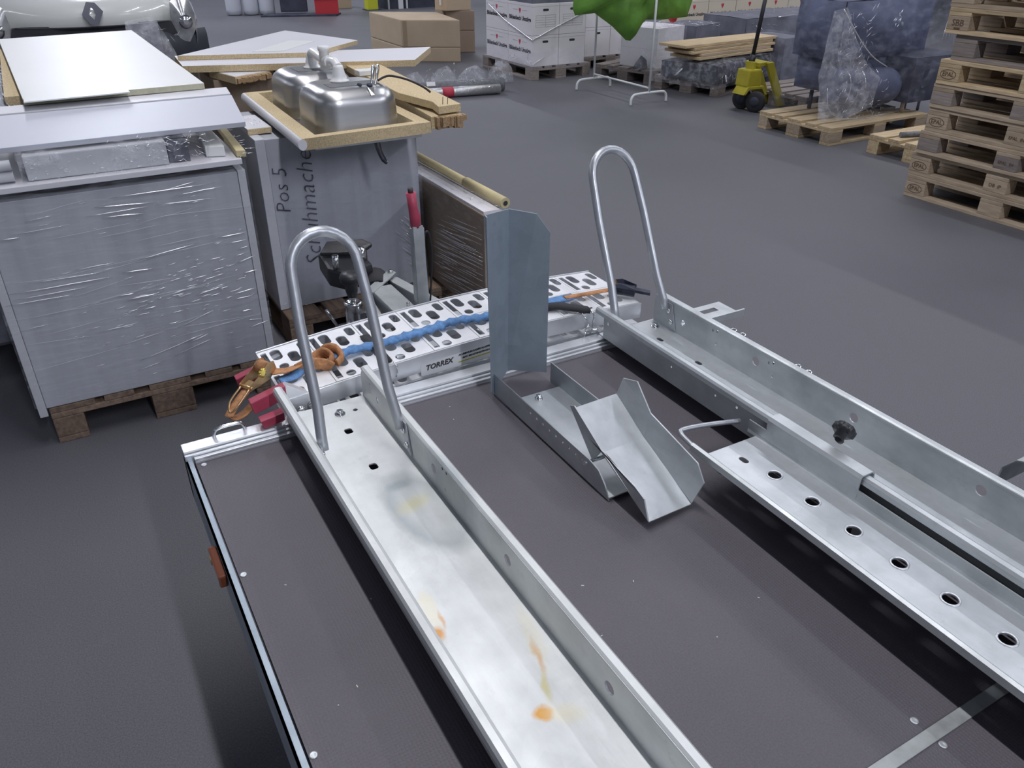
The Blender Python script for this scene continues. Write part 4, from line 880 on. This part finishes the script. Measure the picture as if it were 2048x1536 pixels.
crinkle(cr, (4.975, 8.95, .16), (0, -.55, 0), (0, 0, .08), 60, .03, .16, .003, (-.01, 0, .02), .5); ridge(cr, (4.99, 8.36, .17), (5.16, 8.355, .25), .007)
cr.build('film_rope', 'crease', t)
for r_ in range(2):
    for j in range(2):
        removal_box(5.96+.375*j, 8.735, .1455+.3275*r_, ['lower', 'upper'][r_]+' dim white carton on the '+['left', 'right'][j]+', behind the clothes rail', 'dim white cartons behind the clothes rail', lx=.37, front=(j == 0 and r_ == 0), side=False)
# beige box in film
t = thing('wrapped_beige_box', 'beige box under clear film beside the clothes rail', 'box', (6.13, 7.56, .146), R(17), local=True)
MB().box(0, .52, 0, .50, 0, .42).build('carton', 'white_card', t, bevel=.004); MB().box(-.0006, .5206, -.0006, .5006, .20, .2015).build('tape', 'tape', t)
b = MB(); shell(b, -.02, .54, -.02, .52, 0, .44, .04, .018, 8, .01, 'xXyZ', 6); b.build('stretch_film', 'film_dim', t)
cr = MB(); crinkle(cr, (-.02, -.03, .42), (.56, 0, 0), (0, .5, .01), 90, .03, .10, .003, (0, 0, .02), 1.2); crinkle(cr, (.18, -.035, 0), (.08, 0, 0), (0, 0, .3), 20, .02, .05, .002); stuff(cr.build('film_creases', 'crease', t))
t = thing('red_stopper', 'small red object on top of the film-covered beige box', 'cap', (6.25, 7.55, .6), R(17)); t.location = (6.42, 7.70, .605); t['local'] = 1
MB().lathe([(.02, 0), (.045, .02), (.05, .06), (.03, .11), (.008, .12)], (0, 0, 0), (.35, 0, 1), 14).build('cap_body', 'red_goods', t)
b = MB(); b.box(0, .26, 0, .25, 0, .12); t = thing('crumpled_bag', 'dark crumpled film bag on the pallet between cartons and beige box', 'bag', (5.86, 7.60, .146), 0, local=True)
b = MB(); puffy(b, [(0, 0), (.26, 0), (.24, .12), (.12, .20), (.03, .10)], (1, .1, 0), (0, 0, 1), (0, 0, 0), .05, 6, .03, 14); b.build('bag_body', 'film_heavy', t)
b = MB(); puffy(b, [(.02, .01), (.22, .01), (.2, .1), (.12, .15), (.05, .08)], (1, .1, 0), (0, 0, 1), (0, .03, 0), .04, 6, .02, 14); b.build('bag_content', 'dark_goods', t)

# ================================================================== brown cartons at the back
def carton(pts, z0, z1, label, mat='card', tape=True, name='cardboard_box'):
    t = thing(name, label, 'box', (sum(p[0] for p in pts)/4, sum(p[1] for p in pts)/4, z0))
    MB().slab([(x, y, z0) for x, y in pts], (0, 0, z1-z0)).build('box_body', mat, t, bevel=.012)
    if tape:
        a = V(pts[0]).lerp(V(pts[1]), .06); o = MB(); p, q = V(pts[0]), V(pts[1]); d = (q-p).normalized(); n_ = V((d.y, -d.x))
        p0, p1 = p+d*.02+n_*.0015, p+d*.075+n_*.0015
        o.slab([(p0.x, p0.y, z0+.01), (p1.x, p1.y, z0+.01), (p1.x, p1.y, z1-.012), (p0.x, p0.y, z1-.012)], (n_.x*-.001, n_.y*-.001, 0)); o.build('corner_tape', 'tape', t)
    return t
q4 = [(4.27, 10.42), (4.91, 10.02), (5.09, 11.10), (4.29, 11.60)]
carton(q4, 0, .175, 'low wide brown carton under the big one behind the board off-cuts'); carton(q4, .177, .50, 'big brown carton stacked on a low one behind the board off-cuts')
q5 = [(5.13, 10.90), (5.47, 10.70), (5.65, 11.3), (5.25, 11.5)]
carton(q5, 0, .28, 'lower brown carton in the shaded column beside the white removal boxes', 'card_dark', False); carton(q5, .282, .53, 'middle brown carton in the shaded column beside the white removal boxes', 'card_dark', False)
q6 = [(5.02, 11.0), (5.10, 10.80), (5.46, 10.78), (5.40, 11.3)]
t = carton(q6, .532, .80, 'small brown carton topmost beside the white removal boxes', 'card', False)
MB().box(5.045, 5.075, 10.885, 10.90, .60, .80).build('white_label', 'white_card', t)

# film rolls and loose polythene
t = thing('foil_roll', 'silver film roll with a dark red band lying on the floor', 'roll', (3.9, 7.9, 0))
MB().tube([(3.33, 8.02, .052), (4.30, 7.86, .052)], .050, 18).build('roll_body', 'silver_foil', t); MB().tube([(3.67, 7.964, .052), (3.79, 7.944, .052)], .0515, 18).build('red_band', 'print_red', t, label='dark red printed band')
MB().tube([(4.298, 7.8603, .052), (4.304, 7.8593, .052)], .022, 12).build('core', 'card', t)
t = thing('foil_roll', 'thick grey film roll with a white label lying behind the silver roll', 'roll', (4.0, 8.1, 0))
MB().tube([(3.45, 8.20, .07), (4.42, 8.00, .07)], .068, 18).build('roll_body', 'grey_roll', t)
MB().slab([(3.57, 8.11, .10), (3.66, 8.092, .10), (3.67, 8.12, .137), (3.58, 8.14, .137)], (.0005, -.001, .001)).build('paper_label', 'white_card', t)
cr = MB(); crinkle(cr, (3.75, 8.09, .12), (.65, -.13, 0), (0, .03, .02), 40, .01, .04, .003, (0, 0, 0), .6); stuff(cr.build('film_creases', 'crease', t))
t = thing('polythene_sheet', 'crumpled clear polythene heaped behind the film rolls', 'plastic sheet', (4.1, 8.35, 0))
b = MB()
for i, (cx, cy, w, h) in enumerate([(3.55, 8.42, .30, .20), (3.90, 8.40, .32, .24), (4.25, 8.40, .36, .22), (4.62, 8.42, .32, .26)]):
    puffy(b, [(-w*.5, 0), (w*.5, 0), (w*.42, h*.6), (w*.15, h), (-w*.2, h*.85), (-w*.45, h*.5)], (.98, -.12, 0), (0, 0, 1), (cx, cy, .005), .10, 7, .05, 12, i*7)
b.build('sheet', 'film_heavy', t)
cr = MB(); crinkle(cr, (3.45, 8.26, .05), (1.2, 0, 0), (0, .05, .16), 120, .02, .08, .002, (0, 0, .05), 1.3); stuff(cr.build('film_creases', 'crease', t))

# ================================================================== clothes rail
t = thing('clothes_rail', 'white tubular clothes rail standing on two arched feet', 'clothes rack', (5.35, 7.15, 0))
for y in (6.66, 7.63):
    MB().tube(smooth_path([(5.125, y, .006), (5.128, y, .06), (5.15, y, .092), (5.19, y, .104), (5.35, y, .108), (5.50, y, .106), (5.545, y, .094), (5.565, y, .06), (5.568, y, .006)], 5), .0125, 10).build('arched_foot', 'white_paint', t)
    MB().tube([(5.345, y, .10), (5.345, y, 1.50)], .0115, 10).build('upright', 'white_paint', t)
MB().tube([(5.345, 6.66, .150), (5.345, 7.63, .150)], .010, 10).build('lower_bar', 'white_paint', t); MB().tube([(5.345, 6.60, 1.50), (5.345, 7.69, 1.50)], .0115, 10).build('top_bar', 'white_paint', t)
t = thing('green_quilt', 'bright green quilted nylon cover hanging over the white clothes rail', 'cover', (5.45, 7.15, .54))
b = MB(); puffy(b, [(-.72, .30), (-.69, .24), (-.46, .25), (-.24, .12), (-.06, -.02), (.0, -.03), (.08, .08), (.16, .16), (.40, .15), (.72, .16), (.78, .34), (.70, .95), (-.66, .95)], (1, 0, 0), (0, 0, 1), (5.44, 7.15, .56), .16, 9, .07, 4, 2)
b.build('quilted_cloth', 'green', t)

# ================================================================== pallet jack
t = thing('pallet_jack', 'yellow hand pallet jack with black handle parked at the pallets', 'pallet jack', (6.05, 5.95, 0))
jb = MB(); jb.slab([(5.89, 5.88, .225), (6.07, 5.88, .225), (6.055, 5.88, .38), (5.905, 5.88, .38)], (0, .17, 0)); jb = jb.build('pump_housing', 'yellow_jack', t, bevel=.015)
MB().slab([(5.85, 5.87, .16), (5.90, 5.87, .232), (6.10, 5.87, .225), (6.16, 5.87, .14), (6.13, 5.87, .14), (6.08, 5.87, .20), (5.92, 5.87, .205), (5.88, 5.87, .16)], (0, .16, 0)).build('wheel_fork', 'yellow_jack', t, bevel=.004)
MB().slab([(5.955, 5.90, .37), (5.99, 5.90, .37), (5.985, 5.90, .445), (5.955, 5.90, .445)], (0, .10, 0)).build('handle_lug', 'yellow_jack', t, bevel=.004)
MB().slab([(6.03, 5.90, .395), (6.15, 5.90, .40), (6.16, 5.90, .438), (6.03, 5.90, .432)], (0, .19, 0)).build('top_bridge', 'yellow_jack', t, bevel=.006)
for yy in (5.885, 6.08): MB().slab([(6.11, yy, .428), (6.20, yy, .432), (6.45, yy, .01), (6.35, yy, .01)], (0, .03, 0)).build('front_plate', 'yellow_jack', t, bevel=.004)
for y in (5.84, 6.02):
    w = MB().lathe([(.04, -.03), (.088, -.03), (.094, -.02), (.094, .02), (.088, .03), (.04, .03)], (5.985, y, .095), (.9, .35, 0), 24).build('steering_wheel', 'rubber', t)
    MB().lathe([(.01, -.032), (.05, -.031), (.05, .031), (.01, .032)], (5.985, y, .095), (.9, .35, 0), 16).build('hub', 'dark_goods', w)
for y in (5.86, 6.08): MB().box(6.44, 7.5, y-.0+.005, y+.10, .045, .088).build('fork', 'yellow_jack', t, bevel=.004)
hd = MB(); hd.tube([(5.985, 5.97, .40), (6.005, 5.97, .50)], .030, 12); hd.tube([(6.0, 5.97, .48), (6.08, 5.97, 1.20)], .019, 12); hd.build('handle', 'black', t)
MB().tube(smooth_path([(6.08, 5.97, 1.20), (6.04, 5.90, 1.26), (6.07, 5.86, 1.34), (6.09, 5.97, 1.36), (6.11, 6.08, 1.34), (6.12, 6.04, 1.26), (6.08, 5.97, 1.20)], 5), .012, 8).build('grip_loop', 'black', t)

# ================================================================== film-wrapped furniture on the near pallet
t = thing('wrapped_furniture', 'blue-grey upholstered furniture in clear film on the near pallet', 'furniture', (6.3, 4.95, .145))
b = MB(); shell(b, 5.66, 6.76, 4.84, 5.32, .60, 1.04, .04, .06, 3, .09, 'xXyYZ', 1); b.build('seat_cushion', 'navy', t)
b = MB(); shell(b, 5.78, 6.70, 4.92, 5.35, .32, .62, .04, .05, 4, .05, 'xXyYZ', 8); b.build('backrest', 'navy', t)
b = MB(); b.lathe([(.05, 0), (.13, .01), (.15, .06), (.15, .62), (.13, .67), (.05, .68)], (5.66, 4.86, .40), (1, -.12, -.06), 24); b.build('bolster', 'navy', t)
b = MB(); shell(b, 6.35, 6.98, 4.60, 5.25, .24, .60, .05, .02, 5, .02, 'xXyYZ', 5); b.build('armrest', 'dark_goods', t)
for x, y in ((5.83, 4.80), (6.42, 4.68), (6.9, 5.2), (5.85, 5.2)): MB().tube([(x, y, .3), (x, y, .146)], .018, 10).build('leg', 'wood_grey' if x == 6.42 else 'black', t)
b = MB().tube([(5.77, 4.77, .175), (5.84, 4.77, .175)], .028, 12); b.build('castor', 'black', t)
for k in range(3): MB().tube(smooth_path([(5.74+.17*k, 4.84, .56), (5.72+.17*k, 4.73, .50), (5.72+.17*k, 4.695-.01*k, .40), (5.735+.17*k, 4.73, .28)], 5), .0045, 6).build('wire_stay', 'chrome', t)
b = MB(); shell(b, 5.58, 6.98, 4.62, 5.40, .17, 1.10, .035, .05, 5, .05, 'xyZ', 11); b.build('stretch_film', 'film_dim', t)
b = MB(); puffy(b, [(0, .02), (.30, .0), (.62, .08), (.66, .30), (.44, .44), (.24, .66), (.10, .86), (-.04, .84), (-.08, .4)], (1, 0, 0), (0, 0, 1), (5.56, 4.62, .17), .06, 10, .07, 6, 3); b.build('crumpled_film', 'film_heavy', t)
cr = MB(); crinkle(cr, (5.46, 4.57, .50), (.34, 0, 0), (0, 0, .5), 130, .03, .11, .0018, (0, -.04, 0), 1.3); crinkle(cr, (5.50, 4.56, .20), (.60, 0, 0), (0, 0, .28), 120, .02, .10, .0018, (0, -.03, 0), .8)
cr.tube(smooth_path([(5.48, 4.60, 1.02), (5.58, 4.55, .88), (5.70, 4.53, .76), (5.84, 4.52, .66), (6.02, 4.52, .58)], 6), .004, 6)
cr.tube(smooth_path([(5.46, 4.6, .45), (5.49, 4.58, .30), (5.60, 4.55, .22), (5.85, 4.53, .19), (6.15, 4.53, .20)], 6), .0035, 6)
for k in range(16): ridge(cr, (6.78+.01*k, 4.60, 1.02-.01*k), (6.70+.045*k, 4.56, .72-.008*k+.02*math.sin(k)), .0022)
crinkle(cr, (6.02, 4.55, .86), (.10, 0, 0), (0, 0, .14), 26, .03, .06, .004, (0, -.02, 0), 1.5); stuff(cr.build('film_creases', 'crease', t))
WF = bpy.data.objects['wrapped_furniture']; WF.location.x += .15
for ch in WF.children:
    if ch.name.startswith('crumpled_film'): ch.location.x -= .25
    if ch.name.startswith('film_creases'): ch.location.x -= .13
t = thing('tube_offcut', 'grey cardboard tube lying on the pale pallet by the stack foot', 'tube', (5.85, 4.0, .146)); MB().tube([(5.76, 4.06, .166), (5.98, 3.98, .166)], .020, 14).build('tube_body', 'grey_roll', t); MB().tube([(5.975, 3.98, .168), (6.02, 3.965, .17)], .021, 12).build('film_end', 'film_heavy', t)
# wrapped frame pieces between furniture and stack
t = thing('wrapped_chair_frame', 'dark chair frame with padded arms in film at the right of the wrapped furniture', 'chair', (7.2, 4.95, .145), 0)
MB().tube(smooth_path([(6.93, 4.62, .42), (7.02, 4.62, .37), (7.15, 4.66, .34)], 5), .03, 10).build('padded_arm', 'white_card', t)
for y in (4.62, 5.1): MB().tube([(6.72, y, .25), (7.2, y, .27)], .014, 8).build('side_rail', 'chrome', t)
MB().box(6.74, 7.2, 4.64, 5.1, .36, .40).build('seat', 'dark_goods', t, bevel=.01)
for x, y in ((6.76, 4.66), (7.17, 4.66), (6.76, 5.08), (7.17, 5.08)): MB().tube([(x, y, .145 if x < 6.77 else 0.002), (x, y, .36)], .012, 8).build('leg', 'dark_goods', t)

# ================================================================== goods on the glossy wrapped pallet and behind
t = thing('wrapped_pallet_load', 'dark load under glossy crumpled film on the pallet left of the pallet jack', 'goods', (6.5, 7.0, .146), R(17), local=True)
b = MB(); shell(b, -.50, .50, -.34, .36, 0, .16, .05, .02, 5, .02, 'xXyYZ', 1); b.build('dark_goods', 'dark_goods', t)
b = MB(); o = (-.12, .03, 0); shell(b, -.66, .56, -.40, .38, -.03, .20, .045, .03, 7, .02, 'xyZ', 4); b.build('stretch_film', 'film_heavy', t)
cr = MB(); crinkle(cr, (-.62, -.40, .16), (1.1, 0, 0), (0, .72, .06), 160, .03, .12, .0025, (0, 0, .03), 1.4); crinkle(cr, (-.64, -.43, 0), (1.1, 0, 0), (0, 0, .16), 70, .03, .09, .002, (0, -.02, 0), .9)
cr.tube([(-.62, .1, .05), (-.30, .05, .22), (-.05, 0, .30)], .008, 6); cr.tube([(-.45, -.41, .02), (-.20, -.2, .20), (-.02, -.05, .30)], .008, 6); stuff(cr.build('film_creases', 'crease', t))
for k in range(5):
    t = thing('timber_slab', ['lowest', 'second', 'middle', 'fourth', 'topmost'][k]+' of the pale timber slabs on the film-wrapped pallet load', 'plank', (6.5, 6.8, .35), 0, 'pale timber slabs on the wrapped load')
    z = .372+.029*k; x0, x1 = 5.92-.04*k+.08*(k % 2), 7.08+.02*k-.05*(k % 2)
    MB().slab([(x0, 6.62+.01*k, z), (x1, 6.76+.01*k, z), (x1-.04, 7.12, z), (x0-.05, 7.02, z)], (0, 0, .027)).build('slab_body', 'wood_new' if k != 1 else 'card', t, bevel=.004)
t = thing('grey_goods_block', 'grey-brown wrapped block at the right end of the timber slabs', 'goods', (7.3, 7.0, .15)); b = MB(); shell(b, 7.14, 7.44, 6.66, 7.2, .002, .50, .05, .015, 6, .01, 'xXyYZ', 3); b.build('block_body', 'blanket', t)
b = MB(); shell(b, 7.12, 7.47, 6.64, 7.22, .01, .52, .05, .02, 8, .01, 'xyZ', 9); b.build('stretch_film', 'film_dim', t)
t = thing('long_wrapped_goods', 'long dark wrapped furniture behind the timber slabs', 'furniture', (8.1, 7.7, .146)); b = MB(); shell(b, 7.42, 9.3, 7.56, 8.3, .147, .60, .07, .03, 3, .03, 'xXyYZ', 6); b.build('covered_body', 'blanket', t)
cr = MB(); cr.tube(smooth_path([(7.9, 7.54, .60), (8.2, 7.53, .615), (8.5, 7.53, .60)], 5), .006, 6); crinkle(cr, (7.45, 7.53, .5), (.8, 0, 0), (0, .1, .12), 40, .05, .14, .003, (0, 0, .03), .6); stuff(cr.build('film_creases', 'crease', t))
t = thing('grey_covered_box', 'grey blanket-covered box just right of the beige film-covered box', 'box', (6.95, 7.9, .146), R(17), local=True); b = MB(); shell(b, -.24, .30, -.16, .30, 0, .40, .05, .015, 5, .01, 'xXyYZ', 6); b.build('covered_body', 'blanket', t)
cr = MB(); crinkle(cr, (-.22, -.18, .38), (.5, 0, 0), (0, .2, .04), 60, .03, .12, .003, (0, 0, .03), 1.0); stuff(cr.build('film_creases', 'crease', t))
for r_ in range(2):
    for j in range(5):
        t = removal_box(7.75+.50*j, 9.15, .001+.335*r_, ['lower', 'upper'][r_]+' cream removal carton, '+['first', 'second', 'third', 'fourth', 'fifth'][j]+' from the left in the row behind the dark goods', 'cream removal cartons in the back row', lx=.49, ly=.36, lz=.332, front=False, side=False, mat='beige_card')
        MB().plate(heart(.032), [], .0006, frame((.245, -.0012, .25), (1, 0, 0), (0, 0, 1))).build('printed_heart', 'print_red', t)
        text('Bildenbeck Umzüge', .052, frame((.245, -.0012, .155), (1, 0, 0), (0, 0, 1)), 'print_black', 'lettering', t, .002)

# ================================================================== white car
CAR = thing('car', 'white hatchback with diamond badge facing the camera behind the left stack', 'car', (.595, 10.3, 0))
cx = .60
body = MB()
def half(u): return .86+.0*u
prof = [(8.46, .80), (8.44, .86), (8.46, .93), (8.54, 1.0), (8.75, 1.07), (9.1, 1.13), (9.45, 1.16)]
rows = []
for y, z in prof:
    row = []
    for i in range(25):
        u = -1+2*i/24; w = .67+.18*min(1, (y-8.44)/.6); a = abs(u)
        row.append(body.bm.verts.new((cx+u*w, y+.20*a**3+.05*a*a, z-.05*a**4-.012*a*a)))
    rows.append(row)
for A, B in zip(rows, rows[1:]):
    for i in range(24): body.bm.faces.new([A[i], A[i+1], B[i+1], B[i]]).smooth = True
body.build('bonnet', 'car_white', CAR)
sh = MB()
for sx in (-1, 1):
    X = lambda w: cx+sx*w
    st = [(8.60, .86, .50, .90), (8.8, .92, .30, 1.0), (9.2, .89, .30, 1.08), (9.6, .89, .28, 1.12), (10.6, .90, .28, 1.14), (11.8, .88, .30, 1.16), (12.3, .82, .35, 1.10)]
    rr_ = []
    for y, w, z0, z1 in st: rr_.append([sh.bm.verts.new((X(w*k1), y, z0+(z1-z0)*k2)) for k1, k2 in ((.97, 0), (1, .35), (1, .7), (.97, .9), (.90, 1))])
    for A, B in zip(rr_, rr_[1:]):
        for i in range(4): sh.bm.faces.new([A[i], A[i+1], B[i+1], B[i]]).smooth = True
sh.build('side_wing', 'car_white', CAR)
rf = MB(); pts = [(9.40, .78, 1.14), (10.15, .64, 1.62), (10.5, .62, 1.68), (11.5, .62, 1.66), (12.1, .64, 1.45), (12.35, .70, 1.10)]
gl = []
for y, w, z in pts: gl.append([rf.bm.verts.new((cx+u*w, y+.08*u*u, z-.03*u*u)) for u in (-1, -.5, 0, .5, 1)])
for A, B in list(zip(gl, gl[1:]))[1:]:
    for i in range(4): rf.bm.faces.new([A[i], A[i+1], B[i+1], B[i]]).smooth = True
rf.build('roof', 'car_white', CAR)
ws = MB(); 
for A, B in (((9.42, .76, 1.15), (10.14, .63, 1.61)),):
    ws.slab([(cx-A[1], A[0], A[2]), (cx+A[1], A[0], A[2]), (cx+B[1], B[0], B[2]), (cx-B[1], B[0], B[2])], (0, .01, -.005))
for sx in (-1, 1): ws.slab([(cx+sx*.80, 9.5, 1.14), (cx+sx*.80, 12.2, 1.15), (cx+sx*.64, 11.7, 1.60), (cx+sx*.64, 10.25, 1.60)], (sx*-.01, 0, 0))
ws.build('windscreen', 'windscreen', CAR)
gr = MB(); gr.slab([(cx-.68, 8.50, .70), (cx+.68, 8.50, .70), (cx+.64, 8.50, .81), (cx-.64, 8.50, .81)], (0, .06, 0)); gr.build('grille', 'shadow_gap', CAR)
MB().tube(smooth_path([(cx-.62, 8.47, .812), (cx-.3, 8.44, .80), (cx, 8.43, .797), (cx+.3, 8.44, .80), (cx+.62, 8.47, .812)], 5), .006, 6).build('grille_trim', 'shadow_gap', CAR)
bu = MB(); rr_ = []
for i in range(21):
    u = -1+2*i/20; a = abs(u); y = 8.40+.30*a**4+.05*a*a; x = cx+u*.98
    rr_.append([bu.bm.verts.new((x, y+d, z)) for d, z in ((.06, .76-.05*a), (0, .70-.04*a), (-.01, .55), (.02, .40), (.08, .28))])
for A, B in zip(rr_, rr_[1:]):
    for i in range(4): bu.bm.faces.new([A[i], A[i+1], B[i+1], B[i]]).smooth = True
bu.build('bumper', 'car_black', CAR, label='black plastic front bumper')
for sx in (-1, 1):
    h = MB(); ol = [(.66, .96), (.74, 1.02), (.84, .97), (.875, .85), (.86, .72), (.78, .62), (.68, .64), (.64, .76)]
    fr_ = [h.bm.verts.new((cx+sx*x, 8.50+.9*max(0, x-.66)**1.5+.12*(z-.62), z)) for x, z in ol]
    c = h.bm.verts.new((cx+sx*.75, 8.45, .80))
    for i in range(8): h.bm.faces.new([fr_[i], fr_[(i+1) % 8], c])
    bmesh.ops.subdivide_edges(h.bm, edges=h.bm.edges[:], cuts=3, use_grid_fill=True, smooth=.6)
    for f in h.bm.faces: f.smooth = True
    h = h.build('headlamp', 'glass_lamp', CAR, label='clear glass headlamp')
    MB().lathe([(.055, .0), (.06, -.02), (.02, -.03)], (cx+sx*.755, 8.445, .80), (0, 1, 0), 18).build('reflector', 'chrome', h)
bd = MB(); mt = frame((cx, 8.418, .905), (1, 0, 0), (0, .12, 1))
ol = [(-.03, .092), (.035, .085), (.088, .012), (.03, -.09), (-.035, -.085), (-.085, -.005)]; il = [(0, .05), (.030, .005), (.004, -.05), (-.032, -.005)]
bd.plate(ol, [il], .014, mt); bd.build('diamond_badge', 'dark_chrome', CAR, bevel=.003, label='chrome diamond badge')
for sx in (-1, 1):
    for y in (9.45, 11.7):
        w = MB().lathe([(.18, -.09), (.28, -.09), (.30, -.06), (.30, .06), (.28, .09), (.18, .09)], (cx+sx*.80, y, .30), (1, 0, 0), 28).build('tyre', 'rubber', CAR); MB().lathe([(.03, -.07), (.185, -.085), (.185, .085), (.03, .07)], (cx+sx*.80, y, .30), (1, 0, 0), 20).build('wheel_rim', 'alu', w)
MB().slab([(cx-.78, 8.7, .30), (cx+.78, 8.7, .30), (cx+.84, 12.2, .30), (cx-.84, 12.2, .30)], (0, 0, .5)).build('engine_bay', 'shadow_gap', CAR)

# ================================================================== far away along the hall
for i, (x, y) in enumerate([(3.72, 17.4), (4.02, 17.3), (4.30, 17.2)]):
    t = thing('plastic_sack', ['left', 'middle', 'right'][i]+' of the three pale plastic sacks far back in the hall', 'sack', (x, y, 0), 0, 'pale plastic sacks far back', local=True)
    MB().lathe([(.10, 0), (.145, .02), (.15, .10), (.148, .45), (.12, .60), (.05, .66), (.03, .72)], seg=16).build('sack_body', 'blue_lam', t)
t = thing('floor_board', 'thin pale board lying on the floor before the red crates far back', 'board', (4.75, 16.7, 0)); MB().slab([(4.05, 16.75, .001), (5.35, 16.25, .001), (5.55, 16.55, .001), (4.25, 17.05, .001)], (0, 0, .03)).build('board_body', 'dark_goods', t)
for i in range(3):
    t = thing('red_crate', ['lowest', 'middle', 'topmost'][i]+' red plastic crate far back in the hall', 'crate', (5.28, 16.55, .033+.31*i), R(-18), 'red crates far back', local=True)
    m = MB(); m.box(-.22, .22, -.16, .16, 0, .02); m.box(-.22, .22, -.16, -.15, .02, .29); m.box(-.22, .22, .15, .16, .02, .29); m.box(-.22, -.21, -.15, .15, .02, .29); m.box(.21, .22, -.15, .15, .02, .29); m.box(-.24, .24, -.175, -.165, .25, .295)
    m.build('crate_body', 'red_goods', t)
t = thing('dark_trolley', 'dark goods trolley left of the red crates far back', 'trolley', (4.75, 17.0, .0)); MB().slab([(4.5, 16.98, .05), (4.98, 16.80, .05), (5.10, 17.2, .05), (4.62, 17.35, .05)], (0, 0, .7)).build('load', 'dark_goods', t, bevel=.02)
t = thing('yellow_post', 'yellow painted steel post far back in the hall', 'post', (6.4, 17.1, 0)); MB().box(6.28, 6.50, 17.0, 17.2, 0, 2.2).build('post_body', 'yellow_post', t, bevel=.01); MB().box(6.24, 6.54, 16.96, 17.24, 0, .012).build('base_plate', 'dark_goods', t)
t = thing('small_carton', 'orange-brown carton beside the yellow post far back', 'box', (6.0, 17.5, 0)); MB().box(5.85, 6.15, 17.6, 17.9, 0, .28).build('box_body', 'card', t, bevel=.01)
t = thing('shelf_rack', 'dark steel shelf rack right of the yellow post far back', 'shelf', (7.3, 17.4, 0))
for x in (6.72, 6.95, 7.12, 7.9): MB().box(x, x+.03 if x != 6.95 else x+.10, 17.0, 17.04, 0, 2.0).build('upright', 'white_paint' if x in (6.95, 7.12) else 'galv', t)
MB().box(6.7, 8.0, 17.05, 17.6, .0, .9).build('dark_load', 'dark_goods', t)
for x, y, r in ((5.2, 2.6, .5),): pass
